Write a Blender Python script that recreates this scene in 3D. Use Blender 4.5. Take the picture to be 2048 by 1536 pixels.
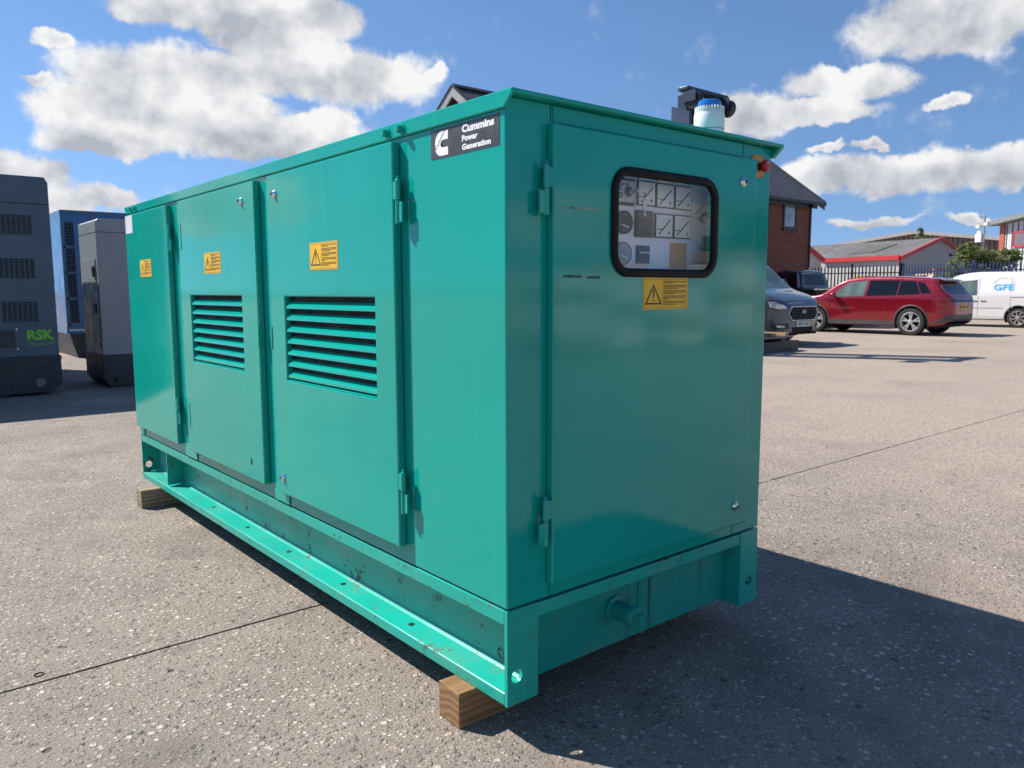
import bpy, bmesh, math, random
from mathutils import Vector, Matrix
rnd = random.Random(7)
R = math.radians
scene = bpy.context.scene
for o in list(bpy.data.objects): bpy.data.objects.remove(o)

# ------------------------------------------------------------------ camera
FPX, YAW, PITCH, ROLL = 1573.087, 0.69448, -0.11768, -0.00267
CAM = Vector((-1.28229, -1.56254, 1.233))
_f = Vector((math.sin(YAW)*math.cos(PITCH), math.cos(YAW)*math.cos(PITCH), math.sin(PITCH)))
_r0 = Vector((math.cos(YAW), -math.sin(YAW), 0)); _u0 = _r0.cross(_f)
_R = math.cos(ROLL)*_r0 + math.sin(ROLL)*_u0
_U = -math.sin(ROLL)*_r0 + math.cos(ROLL)*_u0
cam_d = bpy.data.cameras.new('camera'); cam = bpy.data.objects.new('camera', cam_d)
scene.collection.objects.link(cam); scene.camera = cam
cam.matrix_world = Matrix(((_R.x, _U.x, -_f.x, CAM.x), (_R.y, _U.y, -_f.y, CAM.y), (_R.z, _U.z, -_f.z, CAM.z), (0, 0, 0, 1)))
cam_d.sensor_width = 36; cam_d.lens = FPX/2048*36; cam_d.clip_start = .05; cam_d.clip_end = 4000
cam_d.dof.use_dof = True; cam_d.dof.focus_distance = 2.9; cam_d.dof.aperture_fstop = 7.0

def ray(u, v): return _f + (u-1024)/FPX*_R - (v-768)/FPX*_U
def on(axis, val, u, v):
    d = ray(u, v); return CAM + d*((val-CAM[axis])/d[axis])
def at(u, v, depth): return CAM + ray(u, v)*depth

# ------------------------------------------------------------------ sun and sky
KX, KY = 0.456, -0.82                       # ground shadow of a 1 m pole
SUNV = Vector((-KX, -KY, 1)).normalized()   # towards the sun
ELEV = math.asin(SUNV.z)
sd = bpy.data.lights.new('sun', 'SUN'); sd.energy = 5.0; sd.angle = R(.53); sd.color = (1, .94, .86)
so = bpy.data.objects.new('sun', sd); scene.collection.objects.link(so)
so.rotation_euler = SUNV.to_track_quat('Z', 'Y').to_euler(); so.location = SUNV*40

world = bpy.data.worlds.new('World'); scene.world = world; world.use_nodes = True
world.cycles.sampling_method = 'MANUAL'; world.cycles.sample_map_resolution = 256
wt = world.node_tree; wt.nodes.clear()
def wn(t, **k):
    n = wt.nodes.new(t)
    for a, b in k.items(): setattr(n, a, b)
    return n
def wl(a, b): wt.links.new(a, b)
def wmath(op, a, b=None, c=None, clamp=False):
    n = wn('ShaderNodeMath', operation=op); n.use_clamp = clamp
    for i, x in enumerate((a, b, c)):
        if x is None: continue
        if isinstance(x, (int, float)): n.inputs[i].default_value = x
        else: wl(x, n.inputs[i])
    return n.outputs[0]
def wsmooth(x, a, b):
    n = wn('ShaderNodeMapRange', interpolation_type='SMOOTHSTEP'); wl(x, n.inputs[0])
    n.inputs[1].default_value = a; n.inputs[2].default_value = b
    return n.outputs[0]
sky = wn('ShaderNodeTexSky', sky_type='NISHITA'); sky.sun_disc = False
sky.sun_elevation = ELEV; sky.sun_rotation = math.atan2(SUNV.x, SUNV.y)
sky.air_density = 1.0; sky.dust_density = .05; sky.ozone_density = 1.6; sky.altitude = 100
SKY_STRENGTH = .074
tc = wn('ShaderNodeTexCoord'); D = tc.outputs['Generated']
_sx = wn('ShaderNodeSeparateXYZ'); wl(D, _sx.inputs[0]); _cx = wn('ShaderNodeCombineXYZ')
wl(_sx.outputs[0], _cx.inputs[0]); wl(_sx.outputs[1], _cx.inputs[1]); wl(wmath('MULTIPLY_ADD', _sx.outputs[2], .85, .16), _cx.inputs[2]); wl(_cx.outputs[0], sky.inputs[0])
nz = wn('ShaderNodeTexNoise'); nz.inputs['Scale'].default_value = 13; nz.inputs['Detail'].default_value = 5; nz.inputs['Roughness'].default_value = .62
wl(D, nz.inputs['Vector'])
wsub = wn('ShaderNodeVectorMath', operation='SUBTRACT'); wl(nz.outputs['Color'], wsub.inputs[0]); wsub.inputs[1].default_value = (.5, .5, .5)
wscl = wn('ShaderNodeVectorMath', operation='SCALE'); wl(wsub.outputs[0], wscl.inputs[0]); wscl.inputs['Scale'].default_value = .055
wadd = wn('ShaderNodeVectorMath', operation='ADD'); wl(D, wadd.inputs[0]); wl(wscl.outputs[0], wadd.inputs[1])
DW = wadd.outputs[0]
CLOUDS = [(320, 12, 120, 42), (520, 30, 170, 52), (620, 40, 110, 40), (560, 85, 130, 34), (660, 148, 215, 60), (480, 140, 110, 40),
          (330, 160, 185, 72), (260, 225, 170, 62), (420, 225, 170, 50), (480, 275, 250, 48), (225, 280, 130, 34), (610, 270, 120, 44), (665, 255, 60, 46),
          (30, 350, 140, 48), (190, 395, 110, 26), (40, 400, 170, 36),
          (118, 82, 34, 13), (865, 150, 34, 15), (80, 150, 30, 12),
          (1960, 10, 210, 80), (1930, 62, 95, 30), (1700, 165, 118, 34), (1490, 228, 95, 48), (1630, 224, 125, 24),
          (1650, 345, 125, 38), (1790, 345, 130, 42), (1930, 348, 120, 36), (2045, 335, 90, 42), (1660, 292, 32, 9), (1740, 290, 34, 10),
          (1885, 208, 30, 15), (1735, 440, 95, 12), (1950, 433, 50, 9)]
blobs = []
for (u, v, ru, rv) in CLOUDS:
    blobs.append((ray(u, v).normalized(), ru/FPX*1.15, rv/FPX*1.2))
for i in range(12):                          # the same kind of sky all round, outside the frame
    az = R(39.8 + 50 + i*270/12 + rnd.uniform(-4, 4)); el = R(rnd.choice((6, 9, 14, 22, 30, 40, 52)) + rnd.uniform(-2, 2))
    blobs.append((Vector((math.sin(az)*math.cos(el), math.cos(az)*math.cos(el), math.sin(el))), rnd.uniform(.12, .24)*(1.2 if el < .3 else 1), rnd.uniform(.04, .085)*(1 if el < .3 else 1.4)))
acc = None; accv = None
for (c, sa, sb) in blobs:
    t = Vector((0, 0, 1)).cross(c).normalized(); up = c.cross(t).normalized()
    M3 = Matrix((t, up, c)).transposed()
    mp = wn('ShaderNodeMapping', vector_type='TEXTURE'); wl(DW, mp.inputs[0])
    mp.inputs['Location'].default_value = c; mp.inputs['Rotation'].default_value = M3.to_euler('XYZ'); mp.inputs['Scale'].default_value = (sa, sb, .6)
    g = wn('ShaderNodeTexGradient', gradient_type='SPHERICAL'); wl(mp.outputs[0], g.inputs[0])
    sp = wn('ShaderNodeSeparateXYZ'); wl(mp.outputs[0], sp.inputs[0])
    hv = wmath('MULTIPLY', g.outputs['Fac'], sp.outputs['Y'])
    acc = g.outputs['Fac'] if acc is None else wmath('SMOOTH_MAX', acc, g.outputs['Fac'], .12)
    accv = hv if accv is None else wmath('ADD', accv, hv)
nf = wn('ShaderNodeTexNoise'); nf.inputs['Scale'].default_value = 19; nf.inputs['Detail'].default_value = 6; nf.inputs['Roughness'].default_value = .58
wl(D, nf.inputs['Vector'])
lit = wn('ShaderNodeVectorMath', operation='ADD'); wl(D, lit.inputs[0]); lit.inputs[1].default_value = SUNV*.03
nf2 = wn('ShaderNodeTexNoise'); nf2.inputs['Scale'].default_value = 16; nf2.inputs['Detail'].default_value = 3; nf2.inputs['Roughness'].default_value = .55
wl(lit.outputs[0], nf2.inputs['Vector'])
fb = wmath('SUBTRACT', nf.outputs['Fac'], .5)
dens = wmath('MULTIPLY_ADD', fb, .85, acc)
alpha = wmath('MULTIPLY', wsmooth(dens, .14, .41), wsmooth(acc, .0, .2))
relief = wmath('SUBTRACT', nf.outputs['Fac'], nf2.outputs['Fac'])
sh = wmath('MULTIPLY_ADD', relief, 2.3, .66)
sh = wmath('MULTIPLY_ADD', accv, .75, sh)
sh = wmath('SUBTRACT', sh, wmath('MULTIPLY', wsmooth(dens, .45, 1.0), .22), clamp=True)
ccol = wn('ShaderNodeMix', data_type='RGBA'); wl(sh, ccol.inputs[0])
ccol.inputs[6].default_value = (.50, .535, .61, 1); ccol.inputs[7].default_value = (1.02, 1.02, 1.02, 1)
cb = wn('ShaderNodeBackground'); wl(ccol.outputs[2], cb.inputs[0]); cb.inputs[1].default_value = .60
hs = wn('ShaderNodeHueSaturation'); wl(sky.outputs[0], hs.inputs['Color']); hs.inputs['Saturation'].default_value = 1.12; hs.inputs['Value'].default_value = 1.22
tint = wn('ShaderNodeMix', data_type='RGBA', blend_type='MULTIPLY'); tint.inputs[0].default_value = 1; wl(hs.outputs[0], tint.inputs[6]); tint.inputs[7].default_value = (1.0, 1.03, 1.10, 1)
sb_ = wn('ShaderNodeBackground'); wl(tint.outputs[2], sb_.inputs[0]); sb_.inputs[1].default_value = SKY_STRENGTH
wm = wn('ShaderNodeMixShader'); wl(alpha, wm.inputs[0]); wl(sb_.outputs[0], wm.inputs[1]); wl(cb.outputs[0], wm.inputs[2])
wo = wn('ShaderNodeOutputWorld'); wl(wm.outputs[0], wo.inputs[0])

vs = scene.view_settings; vs.view_transform = 'Standard'; vs.look = 'None'; vs.exposure = 0.60; vs.gamma = 1; vs.use_curve_mapping = False
scene.render.engine = 'CYCLES'; scene.cycles.max_bounces = 6; scene.cycles.diffuse_bounces = 3; scene.cycles.glossy_bounces = 3; scene.cycles.transparent_max_bounces = 6; scene.render.resolution_x = 1024; scene.render.resolution_y = 768

# ------------------------------------------------------------------ materials
def nodes(name):
    m = bpy.data.materials.new(name); m.use_nodes = True
    t = m.node_tree; t.nodes.clear()
    o = t.nodes.new('ShaderNodeOutputMaterial'); p = t.nodes.new('ShaderNodeBsdfPrincipled')
    t.links.new(p.outputs[0], o.inputs[0]); return m, t, p, o
class N:
    def __init__(s, t): s.t = t
    def n(s, ty, **k):
        x = s.t.nodes.new(ty)
        for a, b in k.items(): setattr(x, a, b)
        return x
    def l(s, a, b): s.t.links.new(a, b)
    def coord(s, kind='Object'): return s.n('ShaderNodeTexCoord').outputs[kind]
    def noise(s, vec, scale, detail=4, rough=.55, out='Fac', dim=None):
        x = s.n('ShaderNodeTexNoise'); x.inputs['Scale'].default_value = scale; x.inputs['Detail'].default_value = detail; x.inputs['Roughness'].default_value = rough
        s.l(vec, x.inputs['Vector']); return x.outputs[out]
    def math(s, op, a, b=None, c=None, clamp=False):
        x = s.n('ShaderNodeMath', operation=op); x.use_clamp = clamp
        for i, y in enumerate((a, b, c)):
            if y is None: continue
            if isinstance(y, (int, float)): x.inputs[i].default_value = y
            else: s.l(y, x.inputs[i])
        return x.outputs[0]
    def mr(s, x, a, b, c=0, d=1, smooth=True):
        y = s.n('ShaderNodeMapRange', interpolation_type='SMOOTHSTEP' if smooth else 'LINEAR'); s.l(x, y.inputs[0])
        for i, q in enumerate((a, b, c, d)): y.inputs[i+1].default_value = q
        return y.outputs[0]
    def mix(s, f, a, b, blend='MIX'):
        y = s.n('ShaderNodeMix', data_type='RGBA', blend_type=blend)
        for i, q in ((0, f), (6, a), (7, b)):
            if isinstance(q, (int, float)): y.inputs[i].default_value = q
            elif isinstance(q, tuple): y.inputs[i].default_value = (*q[:3], 1)
            else: s.l(q, y.inputs[i])
        return y.outputs[2]
    def ramp(s, f, stops):
        y = s.n('ShaderNodeValToRGB'); s.l(f, y.inputs[0]); e = y.color_ramp.elements
        while len(e) < len(stops): e.new(.5)
        for el, (p, c) in zip(e, stops): el.position = p; el.color = (*c, 1)
        return y.outputs[0]
    def bump(s, h, strength, dist, normal=None):
        y = s.n('ShaderNodeBump'); y.inputs['Strength'].default_value = strength; y.inputs['Distance'].default_value = dist
        s.l(h, y.inputs['Height'])
        if normal: s.l(normal, y.inputs['Normal'])
        return y.outputs[0]
    def scalev(s, vec, sc):
        y = s.n('ShaderNodeVectorMath', operation='MULTIPLY'); s.l(vec, y.inputs[0]); y.inputs[1].default_value = sc; return y.outputs[0]
MATS = {}
def pm(name, col, rough=.5, metal=0, var=.1, vs=4, bump=0, bs=60, rvar=.1, coat=0, spec=.5, dirt=0, dirtcol=(.12, .1, .08)):
    if name in MATS: return MATS[name]
    m, t, p, o = nodes(name); k = N(t); c = k.coord()
    n1 = k.noise(c, vs, 5)
    lo = tuple(x*(1-var) for x in col); hi = tuple(min(1, x*(1+var)) for x in col)
    cc = k.mix(k.mr(n1, .3, .7), lo, hi)
    if dirt: cc = k.mix(k.math('MULTIPLY', k.mr(k.noise(c, vs*2.7, 8, .65), .5, .72), dirt), cc, dirtcol)
    k.l(cc, p.inputs['Base Color'])
    k.l(k.mr(k.noise(c, vs*3, 3), .3, .7, max(.02, rough-rvar), min(1, rough+rvar)), p.inputs['Roughness'])
    p.inputs['Metallic'].default_value = metal; p.inputs['Coat Weight'].default_value = coat; p.inputs['Coat Roughness'].default_value = .04
    p.inputs['Specular IOR Level'].default_value = spec
    if bump: k.l(k.bump(k.noise(c, bs, 4), bump, .004), p.inputs['Normal'])
    MATS[name] = m; return m

def paint(name, col, rough, peel=.06, wave=.25, rust=0, chips=0, var=.06, streak=0):
    m, t, p, o = nodes(name); k = N(t); c = k.coord()
    base = k.mix(k.mr(k.noise(c, 1.3, 4), .3, .7), tuple(x*(1-var) for x in col), tuple(x*(1+var) for x in col))
    rg = k.mr(k.noise(c, 3.5, 6), .3, .75, rough*.8, rough*1.35)
    sc = k.noise(k.scalev(c, (1, 1, .06)), 26, 2, .4)               # faint vertical wiping marks
    base = k.mix(k.mr(sc, .62, .8, 0, .10), base, tuple(min(1, x*1.5+.05) for x in col))
    fl = k.noise(c, 55, 3, .5); mk = k.mr(fl, .745, .78); mk = k.math('MULTIPLY', mk, k.mr(k.noise(c, 2.1, 2), .5, .66))
    base = k.mix(k.math('MULTIPLY', mk, .5), base, tuple(min(1, x*.7+.22) for x in col))
    if streak:
        st = k.noise(k.scalev(c, (1, 1, .05)), 19, 4, .6)
        base = k.mix(k.mr(st, .58, .72, 0, streak), base, (.035, .045, .03))
    if rust:
        rn = k.noise(c, 9, 9, .72); r2 = k.noise(c, 48, 5, .65)
        rm = k.math('MULTIPLY', k.mr(rn, .52, .65), k.mr(r2, .47, .58))
        rc = k.mix(k.noise(c, 70, 4), (.035, .025, .016), (.17, .085, .04))
        base = k.mix(k.math('MULTIPLY', rm, rust), base, rc)
        gm = k.mr(k.noise(c, 5, 8, .68), .52, .75, 0, .45*rust)
        base = k.mix(gm, base, (.16, .24, .17))
        rg = k.math('ADD', rg, k.math('MULTIPLY', rm, .5), clamp=True)
    k.l(base, p.inputs['Base Color']); k.l(rg, p.inputs['Roughness'])
    b1 = k.bump(k.noise(c, 2.6, 2, .4), wave, .006)
    b2 = k.bump(k.noise(c, 170, 2, .5), peel, .0012, b1)
    k.l(b2, p.inputs['Normal'])
    p.inputs['Specular IOR Level'].default_value = .42
    MATS[name] = m; return m

GREEN = (.0035, .345, .275)
M_body = paint('green_gloss_paint', GREEN, .055, peel=.07)
M_skid = paint('green_worn_paint', (.010, .38, .295), .32, rust=1.0, wave=.1)
M_tank = paint('green_streaked_paint', (.005, .30, .245), .36, rust=.35, streak=.55, wave=.1)

def ground_mat():
    m, t, p, o = nodes('exposed_aggregate_concrete'); k = N(t); c = k.coord()
    warp = k.n('ShaderNodeVectorMath', operation='ADD'); k.l(c, warp.inputs[0])
    w2 = k.n('ShaderNodeVectorMath', operation='SCALE'); k.l(k.noise(c, 45, 3, .5, 'Color'), w2.inputs[0]); w2.inputs['Scale'].default_value = .010; k.l(w2.outputs[0], warp.inputs[1])
    wv = warp.outputs[0]
    def vor(scale, vec=wv):
        v = k.n('ShaderNodeTexVoronoi'); v.inputs['Scale'].default_value = scale; v.inputs['Randomness'].default_value = 1; k.l(vec, v.inputs['Vector'])
        s = k.n('ShaderNodeSeparateColor'); k.l(v.outputs['Color'], s.inputs[0]); return v.outputs['Distance'], s.outputs
    big = k.noise(c, .35, 4, .6); mid = k.noise(c, 2.3, 4, .6)
    matrix = k.mix(k.mr(k.noise(c, 150, 3, .65), .32, .68), (.085, .078, .072), (.33, .295, .265))
    matrix = k.mix(k.mr(mid, .3, .72, 0, .6), matrix, k.mix(.55, matrix, (.36, .315, .28)))
    d1, r1 = vor(36); d2, r2 = vor(74)
    pc1 = k.ramp(r1[0], [(0, (.06, .058, .056)), (.25, (.13, .122, .115)), (.55, (.27, .245, .22)), (.82, (.42, .375, .33)), (.95, (.70, .67, .62)), (1, (.44, .27, .14))])
    pc2 = k.ramp(r2[0], [(0, (.07, .066, .064)), (.4, (.2, .185, .17)), (.75, (.40, .36, .325)), (1, (.72, .69, .64))])
    s1 = k.math('MULTIPLY', k.mr(d1, .26, .40, 1, 0), k.mr(r1[1], .28, .36))
    s2 = k.math('MULTIPLY', k.mr(d2, .26, .42, 1, 0), k.mr(r2[1], .2, .3))
    wear = k.mr(k.noise(c, .8, 3, .6), .34, .62, .45, 1)
    col = k.mix(k.math('MULTIPLY', s2, .9), matrix, pc2)
    col = k.mix(k.math('MULTIPLY', s1, wear), col, pc1)
    d3, r3 = vor(7.5)                                    # pop-outs: small dark pits
    pit = k.math('MULTIPLY', k.mr(d3, .04, .12, 1, 0), k.mr(r3[0], .60, .64))
    col = k.mix(k.math('MULTIPLY', pit, .85), col, (.03, .028, .028))
    d4, r4 = vor(17)
    fl = k.math('MULTIPLY', k.mr(d4, .06, .13, 1, 0), k.mr(r4[0], .83, .86))
    col = k.mix(fl, col, k.ramp(r4[1], [(0, (0.720, 0.720, 0.717)), (.7, (0.710, 0.612, 0.486)), (1, (0.710, 0.408, 0.166))]))
    # old dark spills and dusty patches, in the surface itself
    col = k.mix(k.mr(k.noise(c, .75, 5, .66), .46, .70, 0, .62), col, (0.142, 0.128, 0.118))
    col = k.mix(k.mr(big, .5, .72, 0, .45), col, (0.483, 0.401, 0.335))
    col = k.mix(k.mr(k.noise(c, 3.1, 5, .7), .50, .74, 0, .5), col, (.105, .098, .092))
    spx = k.n('ShaderNodeSeparateXYZ'); k.l(c, spx.inputs[0])
    yard = k.math('MULTIPLY', k.mr(spx.outputs[0], 1.8, 6.0), k.mr(k.noise(c, .5, 3, .6), .25, .6, .35, .8))     # finer, dustier concrete across the yard
    col = k.mix(yard, col, k.mix(k.mr(k.noise(c, 24, 4, .6), .3, .7), (.27, .235, .205), (.43, .375, .33)))
    col = k.mix(1, col, (1.06, 1.0, .925), 'MULTIPLY')
    k.l(col, p.inputs['Base Color'])
    k.l(k.mr(s1, 0, 1, .88, .5), p.inputs['Roughness'])
    h = k.math('ADD', k.math('MULTIPLY', s1, .6), k.math('MULTIPLY', s2, .35))
    h = k.math('SUBTRACT', h, k.math('MULTIPLY', pit, 1.6))
    h = k.math('MULTIPLY_ADD', k.noise(c, 220, 3), .55, h)
    k.l(k.bump(h, 1.0, .006), p.inputs['Normal'])
    return m
M_ground = ground_mat()

def wood_mat(name, a, b):
    m, t, p, o = nodes(name); k = N(t); c = k.coord()
    cc = k.scalev(c, (.25, 1, 1))
    w = k.n('ShaderNodeTexWave', wave_type='RINGS', rings_direction='X'); w.inputs['Scale'].default_value = 14; w.inputs['Distortion'].default_value = 3.5; w.inputs['Detail'].default_value = 3; w.inputs['Detail Scale'].default_value = 1.5
    mp = k.n('ShaderNodeMapping'); k.l(cc, mp.inputs[0]); mp.inputs['Location'].default_value = (0, -.03, .09); k.l(mp.outputs[0], w.inputs['Vector'])
    col = k.mix(w.outputs['Fac'], a, b)
    g = k.noise(k.scalev(c, (2, 60, 60)), 3, 5, .6); col = k.mix(k.mr(g, .4, .7, 0, .5), col, tuple(x*.5 for x in a))
    col = k.mix(k.mr(k.noise(c, 7, 6, .6), .5, .75, 0, .6), col, (.05, .04, .03))
    k.l(col, p.inputs['Base Color']); p.inputs['Roughness'].default_value = .8
    k.l(k.bump(k.math('ADD', w.outputs['Fac'], g), .4, .002), p.inputs['Normal']); return m
M_timber = wood_mat('weathered_timber', (.22, .115, .045), (.33, .19, .085))
M_timber2 = wood_mat('grey_timber', (.22, .17, .11), (.40, .31, .2))

def brick_mat(name, c1, c2, mortar, sx):
    m, t, p, o = nodes(name); k = N(t)
    co = k.coord(); sp = k.n('ShaderNodeSeparateXYZ'); k.l(co, sp.inputs[0])
    cb_ = k.n('ShaderNodeCombineXYZ'); k.l(k.math('ADD', sp.outputs[0], sp.outputs[1]), cb_.inputs[0]); k.l(sp.outputs[2], cb_.inputs[1])
    b = k.n('ShaderNodeTexBrick'); k.l(cb_.outputs[0], b.inputs['Vector']); b.inputs['Scale'].default_value = 1
    b.inputs['Brick Width'].default_value = .225; b.inputs['Row Height'].default_value = .075; b.inputs['Mortar Size'].default_value = .006
    b.inputs['Color1'].default_value = (*c1, 1); b.inputs['Color2'].default_value = (*c2, 1); b.inputs['Mortar'].default_value = (*mortar, 1)
    col = k.mix(k.mr(k.noise(co, 1.1, 5), .35, .7, 0, .3), b.outputs['Color'], tuple(x*.6 for x in c1))
    k.l(col, p.inputs['Base Color']); p.inputs['Roughness'].default_value = .85
    k.l(k.bump(k.math('SUBTRACT', 1, b.outputs['Fac']), .6, .008), p.inputs['Normal']); return m
M_brick = brick_mat('red_brick', (.20, .048, .030), (.27, .075, .045), (.20, .15, .125), 1)

def rib_mat(name, col, pitch, axis=0, rough=.5, depth=.02, dark=.75, weather=0):
    """profiled metal cladding seen from far away: ribs as relief, a low dark also paints their shade into the colour"""
    m, t, p, o = nodes(name); k = N(t); co = k.coord(); sp = k.n('ShaderNodeSeparateXYZ'); k.l(co, sp.inputs[0])
    ph = k.math('FRACT', k.math('DIVIDE', sp.outputs[axis], pitch))
    tri = k.math('ABSOLUTE', k.math('SUBTRACT', ph, .5))
    prof = k.mr(tri, .12, .22)
    cc = k.mix(k.mr(k.noise(co, .7, 5), .3, .7), tuple(x*.88 for x in col), tuple(min(1, x*1.1) for x in col))
    if weather: cc = k.mix(k.mr(k.noise(co, 2.2, 8, .65), .42, .68, 0, weather), cc, tuple(x*.45 for x in col))
    if dark < .7: cc = k.mix(prof, tuple(x*dark for x in col), cc)  # rib shade painted into the colour as darker stripes
    k.l(cc, p.inputs['Base Color']); p.inputs['Roughness'].default_value = rough
    k.l(k.bump(prof, 1, depth), p.inputs['Normal']); return m

def slate_mat():
    m, t, p, o = nodes('dark_roof_slate'); k = N(t); co = k.coord(); sp = k.n('ShaderNodeSeparateXYZ'); k.l(co, sp.inputs[0])
    cb_ = k.n('ShaderNodeCombineXYZ'); k.l(sp.outputs[0], cb_.inputs[0]); k.l(k.math('MULTIPLY', sp.outputs[1], 1.19), cb_.inputs[1])
    b = k.n('ShaderNodeTexBrick'); k.l(cb_.outputs[0], b.inputs['Vector']); b.inputs['Scale'].default_value = 1
    b.inputs['Brick Width'].default_value = .33; b.inputs['Row Height'].default_value = .28; b.inputs['Mortar Size'].default_value = .012
    b.inputs['Color1'].default_value = (.055, .052, .055, 1); b.inputs['Color2'].default_value = (.085, .08, .083, 1); b.inputs['Mortar'].default_value = (.015, .015, .016, 1)
    k.l(b.outputs['Color'], p.inputs['Base Color']); p.inputs['Roughness'].default_value = .55
    k.l(k.bump(k.math('SUBTRACT', 1, b.outputs['Fac']), 1, .02), p.inputs['Normal']); return m
M_slate = slate_mat()

def glass_mat(name, tint, rough=.02, mixf=.75, ior=1.5):
    m, t, p, o = nodes(name); k = N(t)
    tr = k.n('ShaderNodeBsdfTransparent'); tr.inputs[0].default_value = (*tint, 1)
    gl = k.n('ShaderNodeBsdfGlossy'); gl.inputs['Roughness'].default_value = rough
    gl.inputs['Color'].default_value = (1, 1, 1, 1)
    k.l(k.bump(k.noise(k.coord(), 3, 1), .05, .002), gl.inputs['Normal'])
    fr = k.n('ShaderNodeFresnel'); fr.inputs[0].default_value = ior
    ge = k.n('ShaderNodeNewGeometry'); ff = k.math('MULTIPLY', fr.outputs[0], k.math('SUBTRACT', 1, ge.outputs['Backfacing']))
    mx = k.n('ShaderNodeMixShader'); k.l(ff, mx.inputs[0]); k.l(tr.outputs[0], mx.inputs[1]); k.l(gl.outputs[0], mx.inputs[2])
    k.l(mx.outputs[0], o.inputs[0]); return m
M_clear = glass_mat('clear_perspex', (.96, .97, .98), ior=1.55)
M_carglass = pm('car_glass', (.10, .145, .135), .05, var=.35, vs=2.5, rvar=.02)
M_privacy = pm('privacy_glass', (.006, .007, .009), .06, var=.05, rvar=.02)
M_winglass = pm('building_window_glass', (.32, .37, .42), .08, var=.25, vs=2, rvar=.03)

M_black = pm('black_rubber', (.008, .008, .009), .55, spec=.2)
M_dark = pm('dark_void', (.006, .006, .007), .8)
M_blackpl = pm('black_plastic', (.02, .02, .022), .42, bump=.1, bs=300)
M_trim = pm('grey_plastic_trim', (.075, .075, .08), .5)
M_chrome = pm('chrome', (.75, .75, .77), .12, 1, rvar=.04)
M_steel = pm('bare_steel', (.5, .5, .5), .35, 1)
M_alloy = pm('alloy_wheel_paint', (.62, .62, .63), .28, .6, var=.05)
M_tyre = pm('tyre_rubber', (.022, .021, .021), .75, bump=.2, bs=90)
M_white = pm('white_paint', (.78, .78, .77), .4, var=.04)
M_panelw = pm('white_instrument_panel', (.80, .81, .83), .4, var=.03)
M_meter = pm('meter_face', (.74, .74, .70), .35, var=.03)
M_yellow = pm('yellow_label', (.80, .47, .012), .42, var=.05)
M_print = pm('black_print', (.015, .014, .013), .5)
M_signgrey = pm('dark_grey_sticker', (.058, .056, .060), .42, var=.18, vs=9)
M_signwhite = pm('white_print', (.86, .86, .86), .45, var=.04)
M_redbtn = pm('red_plastic', (.48, .012, .02), .28)
M_orange = pm('orange_plate', (.62, .28, .03), .45)
M_blue = pm('blue_lens', (.012, .16, .55), .12, rvar=.05)
M_beacon = pm('white_plastic', (.78, .80, .80), .38, var=.03)
M_lgreen = pm('lime_print', (.16, .52, .03), .5)
M_skyprint = pm('blue_print', (.05, .38, .75), .45)
M_plate = pm('plate_white', (.78, .78, .76), .4)
M_plateY = pm('plate_yellow', (.75, .52, .02), .4)
M_redlens = pm('red_lens', (.25, .008, .01), .15)
M_lampglass = pm('headlamp_glass', (.55, .58, .62), .08, .3, var=.35, vs=14)

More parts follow.
